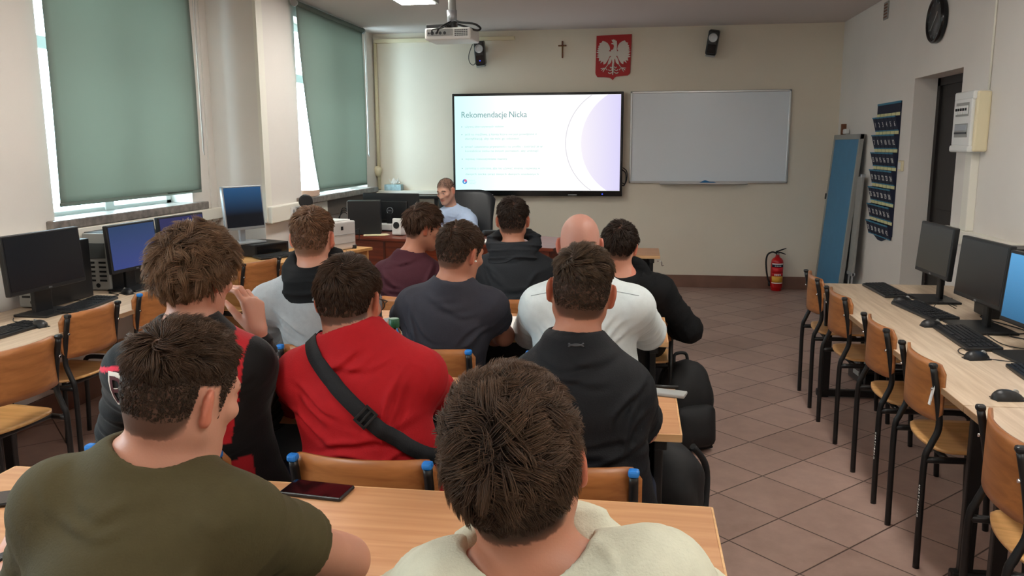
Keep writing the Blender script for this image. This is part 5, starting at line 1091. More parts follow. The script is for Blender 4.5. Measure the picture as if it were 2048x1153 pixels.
def fold_limb(seed, amp, a, b, n=5):
    rg = np.random.default_rng(seed); ph = rg.uniform(0, 6.28, 6); a = np.asarray(a, float); ba = np.asarray(b, float) - a; L2 = ba @ ba; o = nrm(np.cross(ba, (0.3, 0.5, 0.8))); q = np.cross(nrm(ba), o)
    def F(X, Y, Z):
        px, py, pz = X - a[0], Y - a[1], Z - a[2]; t = (px * ba[0] + py * ba[1] + pz * ba[2]) / L2; an = np.arctan2(px * o[0] + py * o[1] + pz * o[2], px * q[0] + py * q[1] + pz * q[2])
        w = np.maximum(np.sin(2 * np.pi * t * n + 1.3 * np.sin(an + ph[0]) + 0.6 * np.sin(2 * an + ph[1])), 0) ** 4 * (0.6 + 0.5 * np.sin(an + ph[2] + 5 * t)); v = np.maximum(np.sin(2 * np.pi * t * n * 1.7 - 1.1 * np.sin(an + ph[3]) + ph[4]), 0) ** 5
        return amp * (w + 0.5 * v - 0.3)
    return F
def grown(prim, fold, pad=0.02):
    f, lo, hi = prim; return (lambda X, Y, Z: f(X, Y, Z) - fold(X, Y, Z)), lo - pad, hi + pad
def cloth(name, color, rough=0.85, sheen=0.0, bump=0.25, bscale=260, noise=0.04): return mat(name, color, rough, noise=noise, nscale=40, bump=bump, bscale=bscale, sheen=sheen, spec=0.25)
HB = rgb(58, 42, 31); HD = rgb(40, 29, 23); HL = rgb(104, 76, 54)
def person(label, sp):
    g = sp.get
    hd = Head(sp['H'], *sp['rot'], sc=g('hs', 1.0)); P = np.asarray(sp['P'], float); SL, SR = np.asarray(sp['SL'], float), np.asarray(sp['SR'], float); N = np.asarray(sp['N'], float)
    u = nrm(N - P); L = np.linalg.norm(N - P); r = nrm((SR - SL) - u * ((SR - SL) @ u)); f = np.cross(u, r)
    base = np.array([P[0], P[1], 0.0]); root = thing('person', label, 'person', base, 0, g('group')); vox = g('vox', 0.006); cv = g('cvox', 0.008)
    aw, bw, bow = g('aw', 1.0), g('bw', 1.0), g('bow', 0.03); seed = g('seed', 1)
    hc = hd.c; hb = hd.wld((0, -0.022, -0.055)); Nk = N + f * 0.0
    arms = {}
    for s, S_ in (('L', SL), ('R', SR)):
        E_ = np.asarray(sp['E' + s], float); W_ = np.asarray(sp['W' + s], float); arms[s] = (S_, E_, W_)
    hands = {}
    for s in 'LR':
        S_, E_, W_ = arms[s]; hs_ = g('hand' + s, {}); d = hs_.get('d', nrm(W_ - E_)); hands[s] = hand_prims(W_, d, hs_.get('n', (0, 0, -1)), s == 'R', hs_.get('curl', (0.35, 0.45, 0.3)), hs_.get('spread', 0.05), hs_.get('thumb', (0.55, 0.75, 0.25)), hs_.get('sc', 0.97), hs_.get('fing'))
    pts = [hc - 0.16, hc + 0.16, P - [0.25, 0.2, 0.12], P + [0.25, 0.2, 0.1]] + [q for s in 'LR' for q in arms[s]] + [p[0][i] for s in 'LR' for p in hands[s] for i in (1, 2)]
    lo = np.min(pts, 0) - 0.08; hi = np.max(pts, 0) + 0.08
    ul = g('long', True); th = g('th', 0.014); ub = g('fat', 1.0)
    # ------ body: one continuous skin
    V = Vol(lo, hi, vox); V.add(f_torso(P, N, r, bow, aw, bw), 0, -0.004)
    V.add(f_cap(N - u * 0.03, hb, 0.058 * g('neck', 1.0), 0.054 * g('neck', 1.0)), 0.05); V.add(hd.prim(), 0.03)
    for s in 'LR':
        S_, E_, W_ = arms[s]; V.add(f_cap(N - u * 0.01, S_, 0.042, 0.048), 0.06); V.add(f_cap(S_, E_, 0.05 * ub, 0.040 * ub), 0.04); V.add(f_cap(E_, E_ + (W_ - E_) * 0.35, 0.040 * ub, 0.041 * ub), 0.03); V.add(f_cap(E_ + (W_ - E_) * 0.35, W_, 0.041 * ub, 0.027), 0.03)
        for pr, k in hands[s]: V.add(pr, k)
    skin = np.array(g('skin', rgb(205, 150, 124))[:3]); hcol = np.array(sp['hair']['color'][:3]) if g('hair') else skin; stub = g('stubble', 0.75)
    def color(Pt):
        p = hd.loc(Pt); c = np.repeat(skin[None], len(Pt), 0); near = np.linalg.norm(p, axis=1) < 0.2
        dsk = np.abs(skull_sdf(p[:, 0], p[:, 1], p[:, 2])); hl = hairline(p); m = sstep(-0.028, 0.012, p[:, 2] - hl) * (dsk < 0.012) * near * (np.abs(p[:, 0]) < 0.081)
        m = m * ~((np.abs(p[:, 0]) > 0.066) & (p[:, 1] > -0.034) & (p[:, 1] < 0.012) & (p[:, 2] < 0.03))
        if g('hair'): c = c * (1 - stub * m[:, None]) + hcol[None] * 0.8 * stub * m[:, None]
        ear = (np.abs(p[:, 0]) > 0.079) * near; c = np.where(ear[:, None], c * np.array([1.06, 0.72, 0.66]), c)
        lip = ((p[:, 0] / 0.024) ** 2 + ((p[:, 2] + 0.0625) / 0.0115) ** 2 < 1) & (p[:, 1] > 0.088) & near; c = np.where(lip[:, None], c * np.array([0.85, 0.55, 0.55]), c)
        bz = 0.03 - 0.25 * np.maximum(np.abs(p[:, 0]) - 0.035, 0); br = (np.abs(p[:, 0]) > 0.013) & (np.abs(p[:, 0]) < 0.053) & (np.abs(p[:, 2] - bz) < 0.0055) & (p[:, 1] > 0.06) & near
        c = np.where(br[:, None], hcol * 0.7 + c * 0.15, c)
        if g('beard'):
            bd = sstep(-0.035, -0.06, p[:, 2]) * (p[:, 1] > 0.02) * near * (~lip) * g('beard'); c = c * (1 - bd[:, None]) + (skin * 0.35 + hcol * 0.4)[None] * bd[:, None]
        return c
    V.mesh('body', 'skin', root, base, color, g('adapt', 0.0))
    if g('eyes'):
        for s_ in (-1, 1):
            q = hd.wld((s_ * 0.0315, 0.0788, 0.003)); b = MB(); b.M = Matrix.Translation(Vector(q - base)) @ Matrix(hd.R.tolist()).to_4x4()
            b.lathe([(0.0125 * math.sin(a), -0.0125 * math.cos(a)) for a in np.linspace(0.05, 3.09, 10)], 16, 'paper', (0, 0, 0), Euler((math.radians(-90), 0, 0)).to_matrix()); b.lathe([(0.0001, 0.0123), (0.0066, 0.0115), (0.0072, 0.0106)], 12, 'key_black', (0, 0, 0), Euler((math.radians(-90), 0, 0)).to_matrix()); b.build('eye', 'paper', root)
            b = MB(); b.M = Matrix.Translation(Vector(q - base)) @ Matrix(hd.R.tolist()).to_4x4()
    # ------ upper garment
    top = g('top', 'shirt'); C = Vol(lo, hi, cv); fo = folds(seed, g('fold', 0.009) * 1.3, P, u, f, r, g('low', 1.0), g('pit', 1.0)); F, flo, fhi = f_torso(P, N, r, bow, aw, bw, th, g('loose', 0.01))
    hem = P - u * (0.10 * 0 + g('hem', 0.06))
    def FF(X, Y, Z):
        v = F(X, Y, Z); i = np.nonzero(np.abs(v) < 0.04); v[i] -= fo(X[i[0], 0, 0], Y[0, i[1], 0], Z[0, 0, i[2]], L); return v
    C.add(((lambda X, Y, Z: np.maximum(FF(X, Y, Z), -((X - hem[0]) * u[0] + (Y - hem[1]) * u[1] + (Z - hem[2]) * u[2]))), flo, fhi), 0)
    cuffs = []
    for s in 'LR':
        S_, E_, W_ = arms[s]; k1 = fold_limb(seed * 7 + ord(s), g('fold', 0.009) * 1.3 * 0.7, S_, E_, 3.2); k2 = fold_limb(seed * 9 + ord(s), g('fold', 0.009) * 1.3 * 0.8, E_, W_, 4)
        C.add(f_cap(N - u * 0.015, S_, 0.045, 0.055), 0.07, th); 
        if ul:
            C.add(grown(f_cap(S_, E_, 0.053 * ub + th, 0.044 * ub + th + g('loose', 0.01) * 0.4), k1), 0.05); we = E_ + (W_ - E_) * g('cuff', 0.97); C.add(grown(f_cap(E_, we, 0.045 * ub + th, 0.031 + th * 0.7), k2), 0.025)
            cuffs.append((we, nrm(W_ - E_), 0.035 + th * 0.5))
        else:
            q = g('sleeve', 0.62); e = S_ + (E_ - S_) * q; dd = nrm(E_ - S_); pr = f_cap(S_, e + dd * 0.05, 0.053 * ub + th, 0.051 * ub + th + 0.006)
            fn = grown(pr, k1); ff = fn[0]; C.add(((lambda X, Y, Z, ff=ff, e=e, dd=dd: np.maximum(ff(X, Y, Z), (X - e[0]) * dd[0] + (Y - e[1]) * dd[1] + (Z - e[2]) * dd[2])), fn[1], fn[2]), 0.05)
            C.add(f_cap(e - dd * 0.03, e + dd * 0.08, 0.043 * ub + 0.004, 0.044 * ub + 0.004), 0.0, 0, 's')
    nr = g('collar_r', 0.092 if g('hood') else 0.066); na = N - u * g('collar_drop', 0.0); C.add(f_cap(na + f * 0.0, na + (hb - na) * 1.6, nr, nr * 1.25), 0.008, 0, 's')
    if g('rib', True):
        ax = nrm(hb - N + f * 0.0); x = nrm(np.cross(ax, f)); y = np.cross(ax, x); cc = na + ax * g('rib_h', 0.012)
        for k in range(18):
            a0, a1 = k * math.pi / 9, (k + 1) * math.pi / 9; C.add(f_cap(cc + (x * math.cos(a0) + y * math.sin(a0)) * (nr + 0.004), cc + (x * math.cos(a1) + y * math.sin(a1)) * (nr + 0.004), g('rib_w', 0.009), g('rib_w', 0.009)), 0.01)
    C.mesh(g('garment', 'sweater'), top, root, base, g('paint') and (lambda Q: sp['paint'](Q, dict(P=P, u=u, r=r, f=f, L=L, N=N, arms=arms))), g('adapt', 0.0))
    if g('hood'):
        hv = g('hood'); Cn = N - f * hv.get('back', 0.075) + u * hv.get('up', 0.0); lo2, hi2 = Cn - 0.26, Cn + 0.26; D = Vol(lo2, hi2, g('hvox', 0.006)); ax = nrm(u * 0.8 - f * 0.55)
        x = r; y = np.cross(ax, x); cc = N - f * 0.012 + u * hv.get('ring_up', 0.03)
        for k in range(20):
            a0, a1 = k * math.pi / 10, (k + 1) * math.pi / 10
            def pt(a): w = 0.5 - 0.5 * math.sin(a); return cc + x * math.cos(a) * hv.get('w', 0.105) + y * math.sin(a) * hv.get('dep', 0.085) - u * 0.015 * w
            def rr(a): return hv.get('t', 0.03) * (0.85 + 0.35 * max(0, -math.sin(a)))
            D.add(f_cap(pt(a0), pt(a1), rr(a0), rr(a1)), 0.02)
        for sx, dn, rad in ((-0.055, 0.055, 0.052), (0.055, 0.055, 0.052), (0.0, 0.085, 0.058)):
            D.add(f_ell(Cn + r * sx * hv.get('w', 0.105) / 0.1 - u * dn * hv.get('drop', 1.0), (rad * 1.25, rad * 0.62, rad * 1.1 * hv.get('drop', 1.0)), np.array([r, f, u])), 0.04)
        ff = fold_limb(seed * 5 + 3, hv.get('fold', 0.006), Cn + u * 0.1, Cn - u * 0.15, 3.5); sl = tuple(slice(0, None) for _ in range(3)); D.d = (D.d - ff(*D.xyz(sl))).astype(np.float32)
        D.add(f_ell(N + u * hv.get('fill', 0.0) - f * 0.012, (0.10, 0.085, 0.055), np.array([r, f, u])), 0.04); D.add(f_cap(N - u * 0.06, hb + (hb - N) * 0.6, hv.get('hole', 0.0605), hv.get('hole', 0.0605) * 1.15), 0.012, 0, 's', 0.05); D.mesh('hood', hv.get('mat', top), root, base)
    # ------ legs and shoes (under the desk)
    T = Vol(P - [0.5, 0.75, 0.62], P + [0.5, 0.75, 0.2], 0.011); pant = g('pants', 'jeans_dark'); T.add(f_ell(P - u * 0.02, (0.18, 0.14, 0.12), np.array([r, f, u])), 0)
    fl = nrm(np.array([f[0], f[1], 0])); rl = np.array([fl[1], -fl[0], 0])
    for s_ in (-1, 1):
        hp = P + rl * s_ * 0.095 + fl * 0.03 - [0, 0, 0.01]; kn_ = hp + fl * g('thigh', 0.40) + rl * s_ * g('open', 0.06); kn_[2] = 0.50; an = kn_ + fl * g('shin', -0.02); an[2] = 0.11
        T.add(f_cap(hp, kn_, 0.088, 0.066), 0.05); T.add(f_cap(kn_, an, 0.064, 0.05), 0.04); b = MB(); q = an + fl * 0.06 - base
        S = Vol(an - [0.25, 0.25, 0.12], an + [0.25, 0.25, 0.08], 0.007); z0 = 0.035; S.add(f_ell((an[0], an[1], 0.07), (0.045, 0.055, 0.055), np.array([rl, fl, [0, 0, 1]])), 0); S.add(f_ell((an + fl * 0.09) * [1, 1, 0] + [0, 0, 0.045], (0.046, 0.11, 0.038), np.array([rl, fl, [0, 0, 1]])), 0.03); S.add(f_cap(an * [1, 1, 0] - fl * 0.02 + [0, 0, 0.02], an * [1, 1, 0] + fl * 0.15 + [0, 0, 0.02], 0.035, 0.036), 0.015)
        S.d = np.maximum(S.d, (0.004 - S.xyz((slice(None),) * 3)[2]).astype(np.float32) + 0 * S.d); S.mesh('shoe', g('shoes', 'shoe_dark'), root, base)
    T.mesh('trousers', pant, root, base)
    if g('hair'): grow_hair('hair', hd, root, base, sp['hair'], seed * 13 + 5)
    return root, hd, dict(P=P, u=u, r=r, f=f, L=L, N=N, arms=arms, base=base)
JD = 0.0
def J(x, y, Y): return np.array(ony(x, y, Y + JD))
cloth('jeans_dark', rgb(36, 44, 62)); cloth('trousers_black', rgb(26, 26, 28)); cloth('jeans_blue', rgb(58, 84, 110)); mat('shoe_dark', rgb(34, 34, 36), 0.6)
cloth('tee_olive', rgb(73, 66, 42)); cloth('hoodie_beige', rgb(204, 204, 184), bump=0.35); cloth('sweater_red', rgb(164, 20, 28)); cloth('tee_black', rgb(11, 13, 18), 0.7)
cloth('hoodie_grey', rgb(150, 153, 155), noise=0.05); cloth('hood_black', rgb(11, 12, 14)); cloth('tee_charcoal', rgb(50, 50, 58)); cloth('sweater_white', rgb(208, 216, 216), bump=0.1)
cloth('top_maroon', rgb(62, 26, 36)); cloth('hoodie_charcoal', rgb(32, 35, 39)); cloth('hoodie_black', rgb(13, 14, 16)); cloth('shirt_blue', rgb(184, 204, 232), 0.8)
attr_mat('jacket', 0.75, 0.25, bump=0.2, bscale=240, sheen=0.1)
SKA, SKB, SKC = rgb(176, 122, 98), rgb(170, 116, 93), rgb(192, 139, 117)
short = dict(cut=-0.010, n=5200, top=0.034, side=0.008, lift=0.45, lift_s=0.2, vol=0.0015, vol_top=0.006, fade=(0.02, 0.085), w=0.0011, clumps=420, color=HB, mess=0.3, gather=0.4)

# olive t-shirt, nearest left
o_ = person('person in an olive t-shirt at the nearest desk, chin resting on the hand', dict(H=J(366, 786, 1.15), hs=0.89, rot=(-22, 16, 7), N=J(306, 935, 1.135), P=(-0.735, 1.05, 0.56), SL=J(128, 1010, 1.10), SR=J(462, 1045, 1.10), neck=0.93,
    EL=J(60, 1280, 1.16), WL=J(12, 1122, 1.40), ER=J(690, 1122, 1.36), WR=J(398, 985, 1.37), handL=dict(d=(0.06, 0.6, 0.6), n=(0.3, 0.4, -0.9), curl=(0.5, 0.6, 0.4)), handR=dict(d=(-0.5, 0.1, 0.8), n=(0.0, 0.7, 0.3), curl=(1.3, 1.4, 0.9)),
    vox=0.004, cvox=0.0055, long=False, sleeve=0.56, th=0.012, aw=0.9, bow=0.05, top='tee_olive', garment='t_shirt', skin=SKC, seed=3, fold=0.006, low=0.5, stubble=0.85, collar_r=0.061,
    hair=dict(short, n=17000, k=7, top=0.042, side=0.004, w=0.0008, clumps=620, color=rgb(60, 44, 33), tips=rgb(96, 72, 54), fade=(0.035, 0.10), lift=0.6, vol=0.001, vol_top=0.008, mess=0.42, comb=(0.15, 0.5, 0))))
# beige hoodie, nearest right
b_ = person('person in a beige hoodie, nearest head in front of the camera', dict(H=J(1030, 932, 1.02), rot=(4, 2, -11), hs=1.0, N=J(1086, 1165, 1.0), P=(-0.10, 0.89, 0.56), SL=J(905, 1205, 0.97), SR=J(1300, 1185, 0.97),
    EL=(-0.42, 1.22, 0.80), WL=(-0.24, 1.42, 0.80), ER=(0.20, 1.2, 0.80), WR=(0.0, 1.4, 0.80), vox=0.004, cvox=0.006, th=0.018, loose=0.02, top='hoodie_beige', garment='hoodie', skin=SKA, seed=5, stubble=0.95, rib=False, collar_r=0.077,
    hood=dict(mat='hoodie_beige', w=0.112, t=0.029, back=0.06, ring_up=0.02, hole=0.068), 
    hair=dict(short, n=20000, k=8, cut=-0.02, top=0.052, side=0.022, w=0.0007, clumps=760, color=rgb(44, 32, 25), tips=rgb(112, 84, 62), fade=(-0.05, 0.07), lift=0.5, lift_s=0.12, vol=0.002, vol_top=0.011, mess=0.55, whorl=(-0.012, -0.094, 0.066), comb=(0.3, 0.25, 0.0), swirl=0.7, gather=0.55)))
JD = 0.06
# black and red jacket
def jacket_paint(Q, k):
    c = np.tile(np.array(rgb(9, 9, 11)[:3]), (len(Q), 1)); red = np.array(rgb(178, 28, 38)[:3]); d = Q - k['P']; t = d @ k['u'] / k['L']; x = d @ k['r']
    SR, ER, WR = k['arms']['R']; SL, EL, WL = k['arms']['L']
    xs = (Q - SR) @ k['r']; sh = (xs > -0.085) & (d @ k['f'] < 0.14) & (xs < 0.028 - 0.25 * np.maximum(0, (0.86 - t) * k['L'])) & (t > 0.52) & (t < 1.0); c[sh] = red
    low = (d @ k['f'] < 0.06) & (x > 0.085) & (x < 0.16) & (t < 0.42); c[low] = red * 0.8
    pip = np.abs((Q - SL) @ k['u'] - 0.045 + 0.25 * np.maximum(0, -(Q - SL) @ k['r'])) < 0.006; c[pip & (x < -0.06)] = np.array(rgb(214, 44, 70)[:3]); return c
j_ = person('person in a black and red letter jacket with fluffy brown hair, hand raised', dict(H=J(392, 552, 2.02), rot=(-14, 12, 2), N=J(378, 665, 1.975), P=(-1.19, 2.15, 0.56), SL=J(268, 740, 1.98), SR=J(492, 732, 2.0),
    EL=J(238, 905, 2.14), WL=(-1.15, 2.45, 0.82), ER=J(532, 822, 2.33), WR=J(516, 664, 2.26), handR=dict(d=(-0.22, 0.12, 0.97), n=(-0.85, 0.45, 0.0), fing=((0.35, 0.8, 0.5), (0.5, 0.85, 0.5), (0.72, 0.85, 0.5), (0.98, 0.9, 0.5)), thumb=(0.8, 0.35, 0.5), sc=1.06, spread=0.14),
    vox=0.0036, cvox=0.006, th=0.02, loose=0.02, top='jacket', garment='jacket', paint=jacket_paint, skin=SKC, seed=8, stubble=0.8, cuff=0.86, rib_w=0.012,
    hair=dict(short, n=13000, k=8, top=0.08, side=0.045, w=0.001, clumps=560, color=rgb(84, 62, 46), tips=rgb(146, 114, 86), fade=(-0.05, 0.05), lift=0.6, lift_s=0.4, vol=0.012, vol_top=0.026, mess=0.75, gather=0.7, ear=0.03, cut=-0.012, grav=0.9)))
# red sweater
r_ = person('person in a red sweater wearing glasses, black strap across the back', dict(H=J(699, 602, 2.13), hs=1.03, rot=(-6, 15, 0), N=J(709, 675, 2.09), P=(-0.70, 2.15, 0.56), SL=J(608, 752, 2.09), SR=J(836, 752, 2.10),
    EL=J(592, 800, 2.36), WL=J(668, 700, 2.36), ER=J(878, 805, 2.33), WR=J(800, 790, 2.56), handL=dict(d=(0.1, -0.1, 1), n=(0.8, -0.4, 0), curl=(0.8, 0.9, 0.6)), vox=0.005, cvox=0.0055, th=0.017, loose=0.022, aw=1.02, top='sweater_red', skin=SKB, seed=11, fold=0.010, low=1.5, stubble=0.85, hem=0.1,
    hair=dict(short, n=8500, k=6, top=0.036, side=0.010, w=0.0010, color=rgb(52, 38, 29), tips=rgb(84, 62, 46), fade=(0.0, 0.07), vol_top=0.008, lift=0.35, swirl=1.5, vol=0.002, cut=-0.012)))
# black t-shirt with the emblem
u_ = person('person in a black t-shirt with a small emblem below the collar', dict(H=J(1163, 582, 2.15), rot=(2, 8, 6), N=J(1150, 690, 2.10), P=(-0.10, 2.17, 0.56), SL=J(1072, 765, 2.10), SR=J(1248, 782, 2.12),
    EL=J(1062, 850, 2.30), WL=(-0.18, 2.5, 0.80), ER=J(1284, 858, 2.24), WR=J(1215, 835, 2.5), vox=0.005, cvox=0.0055, long=False, sleeve=0.86, th=0.014, aw=0.96, top='tee_black', garment='t_shirt', skin=SKB, seed=14, fold=0.008, stubble=0.88, collar_r=0.064, rib_h=0.02,
    hair=dict(short, n=9000, k=6, top=0.036, side=0.004, w=0.0009, color=rgb(58, 44, 34), tips=rgb(112, 90, 68), fade=(0.03, 0.10), lift=0.5, vol_top=0.009, comb=(0.5, 0.2, 0), whorl=(-0.03, -0.07, 0.09))))
# third row
F_ = person('person in a light grey hoodie with a black hood', dict(H=J(627, 477, 3.12), rot=(0, 10, 0), N=J(633, 540, 3.11), P=(-1.25, 3.31, 0.56), SL=J(540, 606, 3.12), SR=J(722, 606, 3.12),
    EL=J(524, 690, 3.38), WL=(-1.35, 3.66, 0.80), ER=J(735, 685, 3.38), WR=(-1.05, 3.66, 0.80), vox=0.006, cvox=0.0075, th=0.02, loose=0.025, top='hoodie_grey', garment='hoodie', skin=SKC, seed=17, stubble=0.85, rib=False, low=1.5, fold=0.012,
    hood=dict(mat='hood_black', w=0.108, t=0.033, dep=0.072, back=0.09, drop=1.45, ring_up=0.02), hair=dict(short, n=4500, w=0.0015, color=rgb(98, 70, 50), tips=rgb(134, 100, 74), top=0.034, side=0.008, fade=(0.02, 0.09), vol_top=0.009)))
G_ = person('person in a dark grey t-shirt looking to the right', dict(H=J(921, 506, 3.22), rot=(-32, 16, 4), N=J(905, 575, 3.18), P=(-0.82, 3.32, 0.56), SL=J(830, 610, 3.18), SR=J(980, 614, 3.20),
    EL=J(792, 655, 3.44), WL=(-0.92, 3.7, 0.80), ER=J(1008, 672, 3.34), WR=J(958, 672, 3.62), vox=0.006, cvox=0.007, long=False, sleeve=0.5, th=0.014, top='tee_charcoal', garment='t_shirt', skin=SKB, seed=21, stubble=0.8, fold=0.008, eyes=True,
    hair=dict(short, n=4500, w=0.0015, color=HB, tips=rgb(84, 62, 46), top=0.036, side=0.010, fade=(0.0, 0.075), vol_top=0.010, mess=0.5)))
H_ = person('bald person in a white sweater with short wide sleeves', dict(H=J(1160, 490, 3.2), rot=(0, 10, 0), N=J(1164, 562, 3.16), P=(-0.19, 3.33, 0.56), SL=J(1082, 612, 3.16), SR=J(1266, 614, 3.16),
    EL=J(1062, 662, 3.42), WL=(-0.42, 3.66, 0.80), ER=J(1294, 664, 3.40), WR=(0.0, 3.66, 0.80), vox=0.006, cvox=0.007, th=0.02, loose=0.03, aw=1.1, cuff=0.35, fat=1.1, top='sweater_white', skin=rgb(182, 132, 116), seed=24, fold=0.006, neck=1.1, collar_r=0.07))
# fourth row
I_ = person('person in a dark maroon top with the head turned right', dict(H=J(847, 455, 4.45), rot=(-58, 14, 4), N=J(818, 515, 4.42), P=(-1.22, 4.41, 0.56), SL=J(772, 548, 4.42), SR=J(888, 560, 4.46),
    EL=J(765, 600, 4.7), WL=(-1.25, 4.98, 0.80), ER=J(898, 600, 4.7), WR=(-1.0, 4.98, 0.80), vox=0.0065, cvox=0.009, top='top_maroon', garment='sweater', skin=SKB, seed=27, stubble=0.85, eyes=True, rib_w=0.011,
    hair=dict(short, n=3600, w=0.0019, color=rgb(62, 43, 32), tips=rgb(92, 66, 48), top=0.06, side=0.018, fade=(0.0, 0.06), vol_top=0.012, vol=0.003, comb=(0, 0.3, -0.2), grav=0.9)))
J_ = person('person in a charcoal hoodie in front of the display', dict(H=J(1026, 441, 4.45), rot=(2, 6, 0), N=J(1028, 500, 4.42), P=(-0.66, 4.42, 0.56), SL=J(968, 543, 4.42), SR=J(1086, 543, 4.42),
    EL=J(955, 595, 4.66), WL=(-0.85, 4.98, 0.80), ER=J(1098, 595, 4.66), WR=(-0.5, 4.98, 0.80), vox=0.0065, cvox=0.009, th=0.02, top='hoodie_charcoal', garment='hoodie', skin=SKA, seed=31, stubble=0.85, rib=False,
    hood=dict(mat='hoodie_charcoal', w=0.125, t=0.032, back=0.085, drop=1.0, ring_up=0.05, fold=0.009), hair=dict(short, n=3600, w=0.0019, color=HD, tips=HB, top=0.04, side=0.009, fade=(0.02, 0.075), vol_top=0.014, mess=0.5)))
K_ = person('person in a black hoodie leaning at the aisle end of the fourth row', dict(H=J(1239, 494, 4.08), rot=(-8, 14, 4), N=J(1254, 556, 4.06), P=(-0.01, 4.44, 0.56), SL=J(1206, 590, 4.08), SR=J(1318, 582, 4.06),
    EL=J(1190, 650, 4.2), WL=(0.0, 4.6, 0.72), ER=J(1378, 660, 4.1), WR=J(1322, 655, 4.34), vox=0.0065, cvox=0.008, th=0.02, top='hoodie_black', garment='hoodie', skin=SKC, seed=34, stubble=0.85, rib=False, pants='trousers_black',
    hood=dict(mat='hoodie_black', w=0.10, t=0.024, back=0.075, ring_up=0.025), hair=dict(short, n=3600, w=0.0019, color=HD, tips=HB, top=0.045, side=0.016, fade=(-0.02, 0.06), vol_top=0.013, vol=0.004, mess=0.4)))
JD = 0.0
# the teacher, facing the class
L_ = person('teacher in a light blue shirt sitting behind the mahogany desk, looking down', dict(H=J(892, 382, 8.02), rot=(158, 20, 3), N=J(903, 420, 8.08), P=(-1.72, 8.20, 0.60), SL=J(939, 442, 8.06), SR=J(868, 438, 7.98),
    EL=J(948, 475, 7.9), WL=(-1.86, 7.62, 0.82), ER=J(862, 468, 7.84), WR=(-1.92, 7.62, 0.84), handL=dict(n=(0, 0, -1), curl=(0.5, 0.7, 0.4)), handR=dict(n=(0.6, 0, -0.6), curl=(0.6, 0.8, 0.5)), vox=0.0065, cvox=0.008, th=0.016, top='shirt_blue', garment='shirt', skin=rgb(216, 168, 146), seed=37, stubble=0.6, beard=0.12, eyes=True, rib=False, collar_r=0.06,
    hair=dict(short, n=1200, w=0.0014, color=rgb(70, 58, 50), top=0.009, side=0.005, vol_top=0.002, fade=(0.0, 0.06), cut=0.008)))
# ------------------------------------------------------------------ worn details laid on the clothes
from mathutils.bvhtree import BVHTree
def bvh_of(root, part):
    o = [c for c in children(root) if c.name.split('.')[0] == part][0]; me = o.data; b = np.array(root.location)
    vs = np.empty(len(me.vertices) * 3, np.float32); me.vertices.foreach_get('co', vs); vs = vs.reshape(-1, 3) + b
    return BVHTree.FromPolygons([tuple(v) for v in vs.tolist()], [tuple(p.vertices) for p in me.polygons])
def hit(tree, x, y):
    h = tree.ray_cast(Vector(_O), Vector(pray(x, y)).normalized()); return (h[0], h[1]) if h[0] is not None else (None, None)
def ribbon(path, w, th, name, m, parent, base):
    b = MB(); N = len(path); pr = None; mi = b._mi(None); rows = []
    for i in range(N):
        p, n = path[i]; a = path[max(i - 1, 0)][0]; c = path[min(i + 1, N - 1)][0]; t = (c - a).normalized(); s = t.cross(n).normalized()
        rows.append([b._v(Vector(p) - Vector(base) + s * sx * w / 2 + n * sn) for sx, sn in ((-1, 0), (1, 0), (1, th), (-1, th))])
    for A, B in zip(rows, rows[1:]):
        for k in range(4): f = b.bm.faces.new((A[k], A[(k + 1) % 4], B[(k + 1) % 4], B[k])); f.smooth = True
    return b.build(name, m, parent)
cloth('strap_black', rgb(30, 31, 34), 0.8)
root, hd, k = r_
tr = bvh_of(root, 'sweater'); N_, P_, u_v, r_v, f_v = [Vector(k[q]) for q in ('N', 'P', 'u', 'r', 'f')]
A = N_ + (Vector(k['arms']['L'][0]) - N_) * 0.5 + u_v * 0.02; Bp = P_ + r_v * 0.20 + u_v * 0.16; cen = (A + Bp) / 2; ax = (A - Bp).normalized(); path = []
for q in range(0, 97):
    th = 2 * math.pi * q / 96; d = (ax * math.cos(th) + f_v * math.sin(th)).normalized(); h = tr.ray_cast(cen, d)
    if h[0] is not None and (h[0] - cen).length < 0.5: path.append((h[0], (h[1] if h[1].dot(d) > 0 else -h[1])))
sm = []
for i in range(len(path)):
    w_ = path[max(0, i - 2):i + 3]; p = sum((a for a, _ in w_), Vector()) / len(w_); n = sum((c for _, c in w_), Vector()).normalized(); sm.append((p + n * 0.007, n))
t = thing('crossbody_bag', 'black crossbody bag whose strap runs across the red sweater', 'bag', tuple(P_ * 1.0))
ribbon(sm, 0.042, 0.003, 'strap', 'strap_black', t, P_)
back = [q for q in sm if (q[0] - cen).dot(f_v) < 0]; bi = int(len(back) * 0.52); p, n = back[bi]; tt = (back[bi + 1][0] - back[bi - 1][0]).normalized(); s = tt.cross(n).normalized()
b = MB(); b.M = Matrix.Translation(p - P_ + n * 0.005) @ Matrix((s, tt, n)).transposed().to_4x4(); b.span((-0.026, -0.02, 0), (0.026, -0.013, 0.005), None, 0.001); b.span((-0.026, 0.013, 0), (0.026, 0.02, 0.005), None, 0.001); b.span((-0.026, -0.003, 0), (0.026, 0.003, 0.005), None, 0.001); b.span((-0.027, -0.02, 0), (-0.021, 0.02, 0.005)); b.span((0.021, -0.02, 0), (0.027, 0.02, 0.005)); b.build('slider_buckle', 'black_plastic', t)
b = MB(); c = Bp + f_v * 0.19 - u_v * 0.05 + r_v * 0.0 - P_; b.box(c, (0.20, 0.08, 0.15), None, None, 0.02); b.build('pouch', 'strap_black', t)
